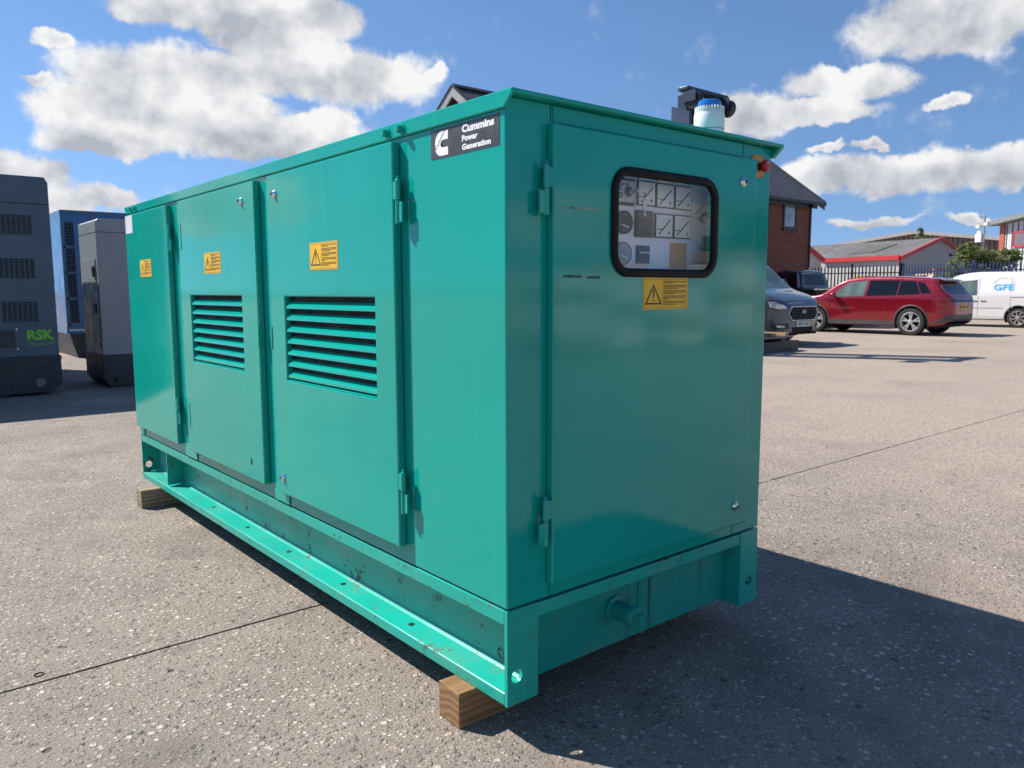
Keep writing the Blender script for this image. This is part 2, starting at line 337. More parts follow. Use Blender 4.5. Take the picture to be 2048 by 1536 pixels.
# ------------------------------------------------------------------ mesh helpers
col_ = scene.collection
class MB:
    def __init__(s): s.v = []; s.f = []; s.m = []
    def add(s, vs, fs, mi=0):
        b = len(s.v); s.v += [tuple(x) for x in vs]
        for f in fs: s.f.append(tuple(i+b for i in f)); s.m.append(mi)
        return s
    def box(s, x0, x1, y0, y1, z0, z1, mi=0):
        return s.add([(x0, y0, z0), (x1, y0, z0), (x1, y1, z0), (x0, y1, z0), (x0, y0, z1), (x1, y0, z1), (x1, y1, z1), (x0, y1, z1)],
                     [(0, 3, 2, 1), (4, 5, 6, 7), (0, 1, 5, 4), (1, 2, 6, 5), (2, 3, 7, 6), (3, 0, 4, 7)], mi)
    def obox(s, o, ex, ey, ez, mi=0):
        o, ex, ey, ez = map(Vector, (o, ex, ey, ez))
        p = [o, o+ex, o+ex+ey, o+ey]; p += [q+ez for q in p]
        return s.add(p, [(0, 3, 2, 1), (4, 5, 6, 7), (0, 1, 5, 4), (1, 2, 6, 5), (2, 3, 7, 6), (3, 0, 4, 7)], mi)
    def prism(s, poly, axis, a0, a1, mi=0):
        n = len(poly)
        def P(p, a): return (a, p[0], p[1]) if axis == 0 else (p[0], a, p[1]) if axis == 1 else (p[0], p[1], a)
        vs = [P(p, a0) for p in poly]+[P(p, a1) for p in poly]
        fs = [tuple(range(n))[::-1], tuple(range(n, 2*n))]+[(i, (i+1) % n, n+(i+1) % n, n+i) for i in range(n)]
        return s.add(vs, fs, mi)
    def cyl(s, p0, p1, r0, r1=None, n=16, mi=0, caps=True):
        p0, p1 = Vector(p0), Vector(p1); r1 = r0 if r1 is None else r1; d = (p1-p0).normalized()
        a = d.orthogonal().normalized(); b = d.cross(a)
        vs = [p0+(a*math.cos(t)+b*math.sin(t))*r0 for t in [2*math.pi*i/n for i in range(n)]]
        vs += [p1+(a*math.cos(t)+b*math.sin(t))*r1 for t in [2*math.pi*i/n for i in range(n)]]
        fs = [(i, (i+1) % n, n+(i+1) % n, n+i) for i in range(n)]
        if caps: fs += [tuple(range(n))[::-1], tuple(range(n, 2*n))]
        return s.add(vs, fs, mi)
    def lathe(s, prof, o, axis=2, n=24, mi=0, caps=True):
        """prof: list of (radius, height) along the axis"""
        o = Vector(o); vs = []; fs = []
        for (r, h) in prof:
            for i in range(n):
                t = 2*math.pi*i/n; c, q = r*math.cos(t), r*math.sin(t)
                vs.append(o+Vector(((h, c, q), (c, h, q), (c, q, h))[axis]))
        for j in range(len(prof)-1):
            for i in range(n): fs.append((j*n+i, j*n+(i+1) % n, (j+1)*n+(i+1) % n, (j+1)*n+i))
        if caps and prof[0][0] > 1e-5: fs.append(tuple(range(n))[::-1])
        if caps and prof[-1][0] > 1e-5: fs.append(tuple(range((len(prof)-1)*n, len(prof)*n)))
        return s.add(vs, fs, mi)
    def tube(s, pts, r, n=8, mi=0):
        for a, b in zip(pts[:-1], pts[1:]): s.cyl(a, b, r, r, n, mi)
        return s
    def quad(s, a, b, c, d, mi=0): return s.add([a, b, c, d], [(0, 1, 2, 3)], mi)
    def mesh(s, name, mats, smooth=False, recalc=True, weld=False):
        me = bpy.data.meshes.new(name); me.from_pydata(s.v, [], s.f)
        for m in (mats if isinstance(mats, (list, tuple)) else [mats]): me.materials.append(m)
        for p, i in zip(me.polygons, s.m): p.material_index = i; p.use_smooth = smooth
        if recalc or weld:
            bm = bmesh.new(); bm.from_mesh(me)
            if weld: bmesh.ops.remove_doubles(bm, verts=bm.verts, dist=1e-4)
            if recalc: bmesh.ops.recalc_face_normals(bm, faces=bm.faces)
            bm.to_mesh(me); bm.free()
        return me
    def build(s, name, mats, parent=None, smooth=False, bevel=0, loc=None, seg=2, weld=False, recalc=True, auto=None):
        o = bpy.data.objects.new(name, s.mesh(name, mats, smooth or auto is not None, recalc, weld)); col_.objects.link(o)
        if parent: o.parent = parent
        if loc: o.location = loc
        if auto is not None: sharp(o.data, auto)
        if bevel:
            b = o.modifiers.new('bevel', 'BEVEL'); b.width = bevel; b.segments = seg; b.limit_method = 'ANGLE'; b.angle_limit = R(35); b.harden_normals = False
        return o
def sharp(me, deg):
    bm = bmesh.new(); bm.from_mesh(me)
    for e in bm.edges:
        if len(e.link_faces) != 2 or e.calc_face_angle(0) > R(deg): e.smooth = False
    bm.to_mesh(me); bm.free()
def tag(o, label=None, cat=None, group=None, kind=None):
    if label: o['label'] = label
    if cat: o['category'] = cat
    if group: o['group'] = group
    if kind: o['kind'] = kind
    return o
def thing(name, label, cat, loc=(0, 0, 0), rz=0, group=None):
    o = bpy.data.objects.new(name, None); col_.objects.link(o); o.location = loc; o.rotation_euler = (0, 0, rz); o.empty_display_size = .2
    return tag(o, label, cat, group)
def inst(name, me, parent, loc=(0, 0, 0), rot=(0, 0, 0), scale=None):
    o = bpy.data.objects.new(name, me); col_.objects.link(o); o.parent = parent; o.location = loc; o.rotation_euler = rot
    if scale: o.scale = scale
    return o
def text_geo(body, bold=0):
    cu = bpy.data.curves.new('t', 'FONT'); cu.body = body; cu.size = 1; cu.offset = bold; cu.resolution_u = 3
    ob = bpy.data.objects.new('t', cu); col_.objects.link(ob); bpy.context.view_layer.update()
    me = bpy.data.meshes.new_from_object(ob.evaluated_get(bpy.context.evaluated_depsgraph_get()))
    vs = [v.co.copy() for v in me.vertices]; fs = [tuple(p.vertices) for p in me.polygons]
    bpy.data.objects.remove(ob); bpy.data.curves.remove(cu); bpy.data.meshes.remove(me)
    return vs, fs
def put_text(mb, body, o, ex, ey, w, h, mi=0, bold=.0, shear=0, fn=None):
    """lettering stretched to w x h with its lower left corner at o"""
    vs, fs = text_geo(body, bold); o, ex, ey = Vector(o), Vector(ex), Vector(ey)
    x0 = min(v.x for v in vs); x1 = max(v.x for v in vs); y0 = min(v.y for v in vs); y1 = max(v.y for v in vs)
    out = []
    for v in vs:
        a = (v.x-x0)/(x1-x0)*w; b = (v.y-y0)/(y1-y0)*h
        p = o+ex*(a+shear*b)+ey*b
        out.append(fn(p) if fn else p)
    mb.add(out, fs, mi); return mb

# ------------------------------------------------------------------ ground
g = MB().quad((-1500, -1500, -.035), (1500, -1500, -.035), (1500, 1500, -.035), (-1500, 1500, -.035)).build('ground', pm('joint_dirt', (.05, .046, .042), .9))
tag(g, 'grey brown open ground reaching the horizon', 'ground', kind='structure')
def slab(x0, x1, y0, y1, jit):
    """a concrete slab with slightly ragged edges along its joints"""
    def edge(a, b, fix, ax, sgn):
        pts = []; n = 0; t = a
        while t < b:
            j = rnd.uniform(-.0042, .0042) if (-3 < t < 14) else 0
            pts.append((t, fix+j) if ax == 0 else (fix+j, t))
            t += .035 if (-3 < t < 14) else 5
        return pts
    poly = edge(x0, x1, y0, 0, 1)+edge(y0, y1, x1, 1, 1)+edge(x0, x1, y1, 0, 1)[::-1]+edge(y0, y1, x0, 1, 1)[::-1]
    clean = []
    for p in poly:
        if not clean or (abs(p[0]-clean[-1][0])+abs(p[1]-clean[-1][1])) > 1e-4: clean.append(p)
    mb = MB(); n = len(clean)
    mb.add([(x, y, 0) for x, y in clean]+[(x, y, -.03) for x, y in clean], [tuple(range(n))]+[(i, n+i, n+(i+1) % n, (i+1) % n) for i in range(n)])
    return mb.build('concrete_slab', M_ground, g, recalc=True)
slab(-90, 150, 1.230, 150, 1); slab(-90, 2.997, -80, 1.220, 1); slab(3.004, 150, -80, 1.219, 1)
# loose and half buried stones near the camera
pb = MB()
ico = [(0, 0, 1), (.89, 0, .45), (.28, .85, .45), (-.72, .53, .45), (-.72, -.53, .45), (.28, -.85, .45), (.8, .58, -.1), (-.3, .95, -.1), (-1, 0, -.1), (-.3, -.95, -.1), (.8, -.58, -.1)]
icf = [(0, 1, 2), (0, 2, 3), (0, 3, 4), (0, 4, 5), (0, 5, 1), (1, 6, 2), (2, 6, 7), (2, 7, 3), (3, 7, 8), (3, 8, 4), (4, 8, 9), (4, 9, 5), (5, 9, 10), (5, 10, 1), (1, 10, 6)]
cnt = 0
while cnt < 4200:
    dep = 1.3+6.5*rnd.random()**1.6; u = rnd.uniform(-60, 2110)
    d = ray(u, 768); p = CAM+Vector((d.x, d.y, 0))*dep
    if -.05 < p.x < 1.25 and -.02 < p.y < 3.6: continue
    if abs(p.y-1.225) < .02: continue
    s = .0028+.0065*rnd.random()**2.6; a = rnd.uniform(0, 6.28); q = rnd.uniform(.55, 1)
    flat = rnd.uniform(.25, .55)
    pb.add([(p.x+s*(v[0]*math.cos(a)-q*v[1]*math.sin(a)), p.y+s*(v[0]*math.sin(a)+q*v[1]*math.cos(a)), s*(v[2]*flat-.08)) for v in ico], icf, rnd.choices((0, 1, 2, 3), (5, 3, 4, 1))[0])
    cnt += 1
po = pb.build('surface_pebbles', [pm('pebble_grey', (.21, .2, .19), .7, var=.4, vs=40), pm('pebble_pale', (.45, .43, .4), .6, var=.25, vs=40), pm('pebble_tan', (.27, .225, .18), .7, var=.3, vs=40), pm('pebble_orange', (.38, .22, .1), .7, var=.3, vs=40)], recalc=False)
tag(po, 'small grey and tan pebbles showing in the worn concrete', 'pebbles', kind='stuff')
rg_ = MB()
rp = on(2, 0, 78, 1350)
for i in range(20):
    a, b = 2*math.pi*i/20, 2*math.pi*(i+1)/20
    rg_.cyl((rp.x+.0135*math.cos(a), rp.y+.0135*math.sin(a), .0018), (rp.x+.0135*math.cos(b), rp.y+.0135*math.sin(b), .0018), .0018, n=6)
tag(rg_.build('rubber_ring', M_black), 'small black rubber ring lying on the concrete beside the joint', 'ring')

# ------------------------------------------------------------------ green generator
W, L, ZB, ZT = 1.179, 3.506, .378, 1.716
gen = thing('diesel_generator', 'large green steel canopied diesel generator standing on timber bearers', 'generator')
SX = -.028       # outer face of the side doors
EY = -.026       # outer face of the end door

body = MB()
WX0, WX1, WZ0, WZ1 = .33, .99, 1.235, 1.62        # hole for the instrument window in the end wall
PD = .062                                             # depth of the instrument recess
def ring_plate(mb, ax0, ax1, az0, az1, hx0, hx1, hz0, hz1, y0, y1, axis=1, mi=0):
    """rectangular plate with a rectangular hole; axis = thickness axis"""
    X = [ax0, hx0, hx1, ax1]; Z = [az0, hz0, hz1, az1]
    def P(x, z, t): return (x, t, z) if axis == 1 else (t, x, z)
    vs = [P(x, z, t) for t in (y0, y1) for z in Z for x in X]
    fs = []
    for t in (0, 1):
        for j in range(3):
            for i in range(3):
                if i == 1 and j == 1: continue
                b = t*16+j*4+i; fs.append((b, b+1, b+5, b+4))
    for i in range(3):
        for (j) in (0, 3): fs.append((j*4+i, j*4+i+1, 16+j*4+i+1, 16+j*4+i))
        for (q) in (0, 3): fs.append((i*4+q, (i+1)*4+q, 16+(i+1)*4+q, 16+i*4+q))
    for (a, b) in ((5, 6), (6, 10), (10, 9), (9, 5)): fs.append((a, b, 16+b, 16+a))
    mb.add(vs, fs, mi); return mb
Xs = [0, WX0, WX1, W]; Zs = [ZB+.005, WZ0, WZ1, ZT]
vs_ = [(x, 0, z) for z in Zs for x in Xs]+[(x, PD+.004, z) for z in Zs[1:3] for x in Xs[1:3]]+[(0, L, Zs[0]), (W, L, Zs[0]), (W, L, ZT), (0, L, ZT)]
fs_ = [(j*4+i, j*4+i+1, j*4+i+5, j*4+i+4) for j in range(3) for i in range(3) if not (i == 1 and j == 1)]
fs_ += [(5, 6, 17, 16), (6, 10, 19, 17), (10, 9, 18, 19), (9, 5, 16, 18), (16, 17, 19, 18)]
fs_ += [(0, 4, 8, 12, 23, 20), (3, 7, 11, 15, 22, 21), (12, 13, 14, 15, 22, 23), (0, 1, 2, 3, 21, 20), (20, 21, 22, 23)]
body.add(vs_, fs_)
body.build('canopy', M_body, gen, bevel=.004)
# roof: folded sheet with an undercut end
roof = MB().box(-.0085, W+.0235, -.036, L+.036, 1.7165, 1.728).build('roof', M_body, gen, bevel=.003)
for (a, b) in ((-.009, -.0005), (W+.0005, W+.024)):
    MB().prism([(-.0365, 1.7285), (-.0365, 1.715), (-.004, 1.684), (L+.004, 1.684), (L+.0365, 1.715), (L+.0365, 1.7285)], 0, a, b).build('roof_lip', M_body, roof, bevel=.004)
MB().box(.16, 1.01, -.003, 0, 1.671, 1.712).build('door_header', M_body, roof, bevel=.001)
nut = MB()
nut.lathe([(.0, -.02), (.009, -.019), (.012, -.012), (.012, -.004), (.017, -.003), (.017, 0)], (0, 0, 0), 0, 12)
nutm = nut.mesh('roof_bolt', M_body, True); sharp(nutm, 40)
for y in (.55, .468, 3.383, 3.30): inst('roof_bolt', nutm, roof, (-.009, y, 1.704))
# seams of the folded end posts
for x in (.152, 1.016):
    for (a, b) in ((1.672, 1.712), (.384, .428)): MB().box(x-.0007, x+.0007, -.0012, 0, a, b).build('post_seam', M_dark, gen)

hb = MB()
hb.cyl((0, 0, -.068), (0, 0, -.001), .0085, n=14).cyl((0, 0, .001), (0, 0, .058), .0085, n=14)
hb.lathe([(.0085, .058), (.006, .062), (.0035, .064), (.0045, .068), (.0, .072)], (0, 0, 0), 2, 12)
hb.box(-.003, .003, .006, .024, .004, .055).box(-.003, .003, -.024, -.006, -.064, -.006)
hinge_m = hb.mesh('hinge', M_body, True); sharp(hinge_m, 40)

lk = MB(); lk.lathe([(.0, -.014), (.005, -.014), (.006, -.011), (.010, -.010), (.013, -.006), (.0155, -.004), (.0155, 0)], (0, 0, 0), 0, 18)
lk.box(-.0165, -.0135, -.0012, .0012, -.005, .005, 1)
lock_m = lk.mesh('lock', [M_chrome, M_print], True); sharp(lock_m, 40)

def warning_label(parent, o, ex, ey, nrm, w=.209, h=.094):
    """yellow sticker: triangle with an exclamation mark and lines of small print"""
    o, ex, ey, nrm = map(Vector, (o, ex, ey, nrm)); mb = MB()
    def P(u, v, t): return o+ex*(u*w)+ey*(v*h)+nrm*t
    mb.obox(o, ex*w, ey*h, nrm*.0008, 0)
    def bar(u0, v0, u1, v1, t=.0012): mb.add([P(u0, v0, t), P(u1, v0, t), P(u1, v1, t), P(u0, v1, t)], [(0, 1, 2, 3)], 1)
    for (a, b, c, d) in ((.025, .04, .975, .048), (.025, .952, .975, .96), (.025, .04, .0285, .96), (.9715, .04, .975, .96), (.425, .04, .4285, .96)): bar(a, b, c, d)
    A, B, C = (.225, .80), (.04, .16), (.41, .16)
    ctr = ((A[0]+B[0]+C[0])/3, (A[1]+B[1]+C[1])/3)
    inn = [(ctr[0]+(p[0]-ctr[0])*.78, ctr[1]+(p[1]-ctr[1])*.78) for p in (A, B, C)]
    vs = [P(p[0], p[1], .0012) for p in (A, B, C)]+[P(p[0], p[1], .0012) for p in inn]
    mb.add(vs, [(0, 1, 4, 3), (1, 2, 5, 4), (2, 0, 3, 5)], 1)
    mb.add([P(.208, .62, .0012), P(.216, .37, .0012), P(.234, .37, .0012), P(.242, .62, .0012)], [(0, 1, 2, 3)], 1)
    mb.add([P(.225+.014*math.cos(i*.785), .285+.033*math.sin(i*.785), .0012) for i in range(8)], [tuple(range(8))], 1)
    lr = random.Random(3); v = .90
    for blk in (2, 3, 3, 3, 3):
        for i in range(blk):
            e = .95 if i < blk-1 else lr.uniform(.55, .8)
            u = .445
            while u < e-.01:
                q = min(e, u+lr.uniform(.02, .06)); bar(u, v-.024, q, v); u = q+.009
            v -= .047
        v -= .030
    return mb.build('warning_label', [M_yellow, M_print], parent, recalc=False)

def side_door(y0, y1, louvre=None, label=None, hinges=(), locks=(), slot=None):
    """a side door; y0<y1, proud of the canopy wall"""
    z0, z1 = .437, 1.672; mb = MB()
    if louvre:
        ly0, ly1, lz0, lz1 = louvre
        ring_plate(mb, y0, y1, z0, z1, ly0, ly1, lz0, lz1, SX, -.0008, axis=0)
    else: mb.box(SX, -.0008, y0, y1, z0, z1)
    d = mb.build('door', M_body, gen, bevel=.005, seg=3)
    if louvre:
        n = 7; p = (lz1-lz0-.012)/n
        sl = MB(); t = .0016
        # folded slat: back edge high, lip at the front
        prof = [(-.003, .019), (-.020, .0035), (-.0215, -.0045), (-.0235, -.0045), (-.0225, .0048), (-.004, .0215)]
        sl.prism([(a, b) for a, b in prof], 1, 0, ly1-ly0-.002)
        sm = sl.mesh('louvre_slat', M_body)
        for i in range(n): inst('louvre_slat', sm, d, (0, ly0+.001, lz0+.016+i*p))
        MB().box(-.0012, -.0004, ly0, ly1, lz0, lz1).build('louvre_backing', M_dark, d)
        MB().prism([(-.002, lz0+.012), (-.027, lz0+.0005), (-.002, lz0+.0005)], 1, ly0+.001, ly1-.001).build('louvre_sill', M_body, d)
    if label: warning_label(d, (SX-.0002, label[0], label[1]), (0, -1, 0), (0, 0, 1), (-1, 0, 0))
    for (y, z) in hinges: inst('hinge', hinge_m, d, (SX+.004, y, z))
    for (y, z) in locks: inst('latch', lock_m, d, (SX, y, z))
    return d
d3 = side_door(.494, 1.416, (.615, 1.288, .895, 1.214), (1.058, 1.308), [(.472, 1.50), (.472, .619)], [(1.342, 1.598), (1.356, .504)])
d2 = side_door(1.548, 2.50, (1.717, 2.369, .897, 1.216), (2.150, 1.315), [], [(1.677, 1.601)])
d1 = side_door(2.688, 3.470, None, (3.200, 1.316), [(2.664, 1.505), (2.664, .615)], [])
# empty lock hole of the middle door
MB().box(SX-.0006, SX-.0001, 1.672, 1.689, .500, .526).build('lock_hole', M_dark, d2)
for dd, y in ((d2, 1.5475), (d3, 1.4165)):
    s = 1 if y > 1.5 else -1
    MB().box(SX-.0035, SX+.012, y-.004 if s > 0 else y-.006, y+.006 if s > 0 else y+.004, 1.008, 1.098).build('pull_tab', M_body, dd, bevel=.002)
for z in (1.50, .62):          # hinge leaves showing on the middle door
    MB().box(SX-.0025, SX+.001, 2.462, 2.474, z-.06, z+.06).build('hinge_leaf', M_body, d2, bevel=.001)
MB().box(SX-.0012, SX-.0002, 3.312, 3.455, 1.568, 1.668).build('data_plate', pm('white_sticker', (.72, .72, .74), .4, var=.06, vs=20), d1)
# folded lower flange of the canopy between door bays
for (a, b) in ((1.36, 1.50), (2.46, 2.64), (3.40, 3.49)):
    MB().box(-.006, 0, a, b, .386, .43).build('lower_flange', M_body, gen, bevel=.002)

# end door with its window
ed = MB(); EX0, EX1, EZ0, EZ1 = .139, 1.062, .427, 1.664
ring_plate(ed, EX0, EX1, EZ0, EZ1, .378, .824, 1.291, 1.555, EY, -.0008)
edoor = ed.build('end_door', M_body, gen, bevel=.005, seg=3)
for z in (1.497, .611):
    h = inst('hinge', hinge_m, edoor, (.118, EY+.004, z), (0, 0, R(-90)))
for (x, z) in ((.981, 1.584), (.991, .498)): inst('latch', lock_m, edoor, (x, EY, z), (0, 0, R(90)))
def rrect(x0, x1, z0, z1, r, n=8):
    pts = []
    for (cx, cz, a0) in ((x1-r, z0+r, -90), (x1-r, z1-r, 0), (x0+r, z1-r, 90), (x0+r, z0+r, 180)):
        for i in range(n+1):
            a = R(a0+90*i/n); pts.append((cx+r*math.cos(a), cz+r*math.sin(a)))
    return pts
OX0, OX1, OZ0, OZ1 = .357, .845, 1.272, 1.580
o1 = rrect(OX0, OX1, OZ0, OZ1, .070); o2 = rrect(OX0+.004, OX1-.004, OZ0+.004, OZ1-.004, .066)
i2 = rrect(OX0+.021, OX1-.021, OZ0+.021, OZ1-.021, .049); i1 = rrect(OX0+.025, OX1-.025, OZ0+.025, OZ1-.025, .045)
sm_ = MB(); n = len(o1); loops = [(o1, EY), (o1, EY-.006), (o2, EY-.011), (i2, EY-.011), (i1, EY-.006), (i1, EY+.004)]
sm_.add([(p[0], y, p[1]) for lp, y in loops for p in lp], [(k_*n+i, k_*n+(i+1) % n, (k_+1)*n+(i+1) % n, (k_+1)*n+i) for k_ in range(len(loops)-1) for i in range(n)])
seal = sm_.build('window_seal', M_black, edoor, smooth=True)
gp = rrect(OX0+.024, OX1-.024, OZ0+.024, OZ1-.024, .046)
MB().prism(gp, 1, EY-.0015, EY+.0015).build('window_pane', M_clear, edoor)
warning_label(edoor, (.497, EY-.0002, 1.177), (1, 0, 0), (0, 0, 1), (0, -1, 0))
for (x0, x1, z, c) in ((.165, .185, 1.448, 0), (.20, .315, 1.449, 0), (.175, .245, 1.268, 1), (.265, .315, 1.266, 1)):     # scuffs where old stickers were
    MB().box(x0, x1, EY-.0006, EY-.0001, z, z+.007).build('old_sticker_mark', pm('sticker_residue%d' % c, ((.16, .30, .24), (.012, .10, .09))[c], .7, var=.5, vs=60), edoor)

# instruments behind the window
ip = MB().box(WX0-.0, WX1, PD-.003, PD+.003, WZ0, WZ1).build('instrument_panel', M_panelw, gen)
def meter(x, z, w=.072, h=.072):
    mb = MB(); y = PD-.0035
    mb.box(x, x+w, y-.006, y, z, z+h, 0); t = .0035
    mb.box(x+t, x+w-t, y-.0075, y-.006, z+t, z+h-t, 1)
    yy = y-.0079
    for i in range(7):
        a = R(100+i*13); c0 = (x+w*.82, z+h*.2); r0, r1 = w*.55, w*.60
        mb.add([(c0[0]+r*math.cos(a+e), yy, c0[1]+r*math.sin(a+e)) for r, e in ((r0, -.012), (r1, -.012), (r1, .012), (r0, .012))], [(0, 1, 2, 3)], 2)
    mb.add([(x+.012, yy, z+h*.16), (x+.016, yy, z+h*.12), (x+w*.86, yy, z+h*.75), (x+w*.83, yy, z+h*.8)], [(0, 1, 2, 3)], 2)
    mb.add([(x+t, yy, z+h*.36), (x+w*.45, yy, z+h*.36), (x+w*.45, yy, z+h*.33), (x+t, yy, z+h*.33)], [(0, 1, 2, 3)], 2)
    mb.add([(x+w*.76+.004*math.cos(i*.7854), yy, z+h*.22+.005*math.sin(i*.7854)) for i in range(8)], [tuple(range(8))], 2)
    return mb.build('panel_meter', [M_blackpl, M_meter, M_print], ip)
IY = PD-.01
def ipx(u0, v0, u1, v1):
    """panel rectangle from two corners seen in the picture"""
    a, b = on(1, IY, u0, v0), on(1, IY, u1, v1); return a.x, b.x, min(a.z, b.z), max(a.z, b.z)
for (u0, u1, vm, hh) in ((1276, 1311, 385, .074), (1313.5, 1348.5, 390, .074), (1350.5, 1384, 394.5, .074), (1311, 1346, 450.5, .074), (1348, 1382.5, 453, .074)):
    a = on(1, IY, u0, vm); b = on(1, IY, u1, vm); meter(a.x, a.z-hh/2, b.x-a.x, hh)
x0, x1, z0, z1 = ipx(1272, 448, 1305, 448); z0, z1 = z0-.038, z1+.038
mb = MB().box(x0, x1, PD-.012, PD-.003, z0, z1, 0).box(x0+.008, x1-.008, PD-.0128, PD-.012, z0+.022, z1-.006, 1)
mb.build('controller_display', [M_blackpl, M_privacy], ip)
x0, x1, z0, z1 = ipx(1275, 509, 1299.5, 509); z0, z1 = z0-.026, z1+.026
mb = MB().box(x0, x1, PD-.010, PD-.003, z0, z1, 0)
for i in range(5): mb.box(x0+.010+i*.009, x0+.016+i*.009, PD-.0108, PD-.010, z0+.030, z0+.035, 1)
mb.build('hour_counter', [M_blackpl, M_meter], ip)
for (u, v, dark) in ((1249, 444.7, 1), (1247, 506.6, 0)):
    c = on(1, IY, u, v); x, z = c.x, c.z
    mb = MB(); mb.lathe([(.034, 0), (.034, -.010), (.031, -.012), (.0305, -.009), (.0, -.009)], (x, PD-.003, z), 1, 28, 0)
    mb.add([(x-.014, PD-.0128, z-.004), (x-.013, PD-.0128, z-.008), (x+.018, PD-.0128, z-.018), (x+.017, PD-.0128, z-.013)], [(0, 1, 2, 3)], 1)
    for i in range(9):
        a = R(200-i*27.5); mb.add([(x+r*math.cos(a+e), PD-.0126, z+r*math.sin(a+e)) for r, e in ((.021, -.03), (.026, -.03), (.026, .03), (.021, .03))], [(0, 1, 2, 3)], 1)
    mb.build('round_gauge', [M_blackpl if dark else pm('grey_gauge_face', (.30, .30, .31), .4), M_white], ip)
c = on(1, IY, 1257, 385); cx, cz = c.x, c.z
mb = MB().box(cx-.085, cx+.030, PD-.008, PD-.003, cz-.038, cz+.040, 0).box(cx-.081, cx+.027, PD-.0086, PD-.008, cz-.028, cz+.034, 1)
mb.lathe([(.015, -.0086), (.015, -.014), (.011, -.016), (.0, -.016)], (cx, PD, cz+.002), 1, 20, 0)
mb.lathe([(.007, -.016), (.007, -.022), (.0, -.022)], (cx, PD, cz+.002), 1, 16, 2)
mb.lathe([(.009, -.0086), (.009, -.012), (.0, -.012)], (cx-.034, PD, cz-.010), 1, 16, 3)
for i in range(3): mb.box(cx-.05+i*.02, cx-.04+i*.02, PD-.0092, PD-.0086, cz+.020, cz+.026, 0)
put_text(mb, 'C', (cx-.040, PD-.0093, cz+.006), (1, 0, 0), (0, 0, 1), .012, .013, 0, .06)
mb.build('control_module', [M_print, pm('module_face', (.52, .54, .56), .4), M_steel, pm('green_button', (.02, .16, .05), .3)], ip)
kb = MB().box(cx-.0015, cx+.0015, PD-.046, PD-.020, cz-.004, cz+.008, 0).box(cx, cx+.034, PD-.045, PD-.042, cz, cz+.003, 0)
kb.box(cx+.026, cx+.042, PD-.046, PD-.043, cz-.045, cz-.018, 0).box(cx+.031, cx+.037, PD-.046, PD-.043, cz-.072, cz-.045, 0).box(cx+.0325, cx+.0355, PD-.045, PD-.043, cz-.018, cz, 1)
kb.build('ignition_key', [M_steel, M_print], ip)
x0, x1, z0, z1 = ipx(1343, 485, 1377, 485)
MB().box(x0, x1, PD-.0042, PD-.003, z0-.082, z0, 0).build('orange_notice', M_orange, ip)

# emergency stop on the corner post
es = MB().prism([(1.066, 1.684), (1.066, 1.665), (1.0865, 1.665), (1.0865, 1.613), (1.139, 1.613), (1.139, 1.684)], 1, -.003, -.0002)
es_o = es.build('emergency_stop', M_orange, gen)
for (x, z) in ((1.072, 1.679), (1.133, 1.679), (1.133, 1.618)): MB().lathe([(.0028, -.0042), (.0028, -.003)], (x, 0, z), 1, 8).build('rivet', M_blackpl, es_o)
MB().lathe([(.013, -.003), (.013, -.018), (.011, -.02)], (1.110, 0, 1.648), 1, 20).build('button_collar', M_blackpl, es_o)
bt = MB().lathe([(.010, -.016), (.0195, -.020), (.0205, -.026), (.019, -.032), (.013, -.036), (.0, -.0375)], (1.110, 0, 1.648), 1, 26)
for i in range(5):
    a, b = R(40+i*22), R(40+(i+1)*22)
    bt.add([(1.110+r*math.cos(t), -.0367-(.0006 if r < .0105 else 0), 1.648+r*math.sin(t)) for r, t in ((.009, a), (.0115, a), (.0115, b), (.009, b))], [(0, 1, 2, 3)], 1)
bt.build('mushroom_button', [M_redbtn, M_signwhite], es_o, auto=40)

# brand sign on the side wall
sg = MB().box(-.0009, -.0001, .022, .329, 1.5985, 1.678).build('brand_sign', M_signgrey, gen)
sy0, sz0, sw, shh = .329, 1.5985, .307, .0795
lt = MB(); lte = MB(); ex, ey = (0, -1, 0), (0, 0, 1)
put_text(lt, 'Cummins', (-.0013, sy0-.48*sw, sz0+.665*shh), ex, ey, .45*sw, .26*shh, 0, .05)
put_text(lt, 'Power', (-.0013, sy0-.48*sw, sz0+.385*shh), ex, ey, .225*sw, .20*shh, 0, .05)
put_text(lt, 'Generation', (-.0013, sy0-.48*sw, sz0+.10*shh), ex, ey, .405*sw, .20*shh, 0, .05)
cx0, cw, cz0, ch = .07, .20, .08, .82
def cp(a, b): return (-.0013, sy0-(cx0+a*cw)*sw, sz0+(cz0+b*ch)*shh)
out = [(1, 1), (.52, 1)]+[(.52-.52*math.sin(R(t)), .56+.44*math.cos(R(t))) for t in (15, 30, 45, 60, 75, 90)]+[(.0, .40)]+[(.46-.46*math.cos(R(t)), .40-.40*math.sin(R(t))) for t in (15, 30, 45, 60, 75, 90)]+[(1, 0), (1, .33), (.62, .33)]
inn_ = [(.62-.2*math.sin(R(t)), .485-.155*math.cos(R(t))) for t in (30, 60, 90, 120, 150)]+[(.62, .64), (1, .64)]
poly = out+inn_
bmx = bmesh.new(); bmx.faces.new([bmx.verts.new(cp(*p)) for p in poly]); bmesh.ops.triangulate(bmx, faces=bmx.faces)
bmx.verts.index_update(); lte.add([v.co[:] for v in bmx.verts], [tuple(v.index for v in f.verts) for f in bmx.faces], 0); bmx.free()
ang = R(47); dxv = Vector((0, -math.cos(ang), math.sin(ang))); dyv = Vector((0, math.sin(ang), math.cos(ang)))
put_text(lte, 'Cummins', Vector(cp(.10, .26))+Vector((-.0004, 0, 0)), dxv, dyv, .066, .0105, 1, .0)
lt.build('lettering', [M_signwhite, M_print], sg, recalc=False)['kind'] = 'stuff'
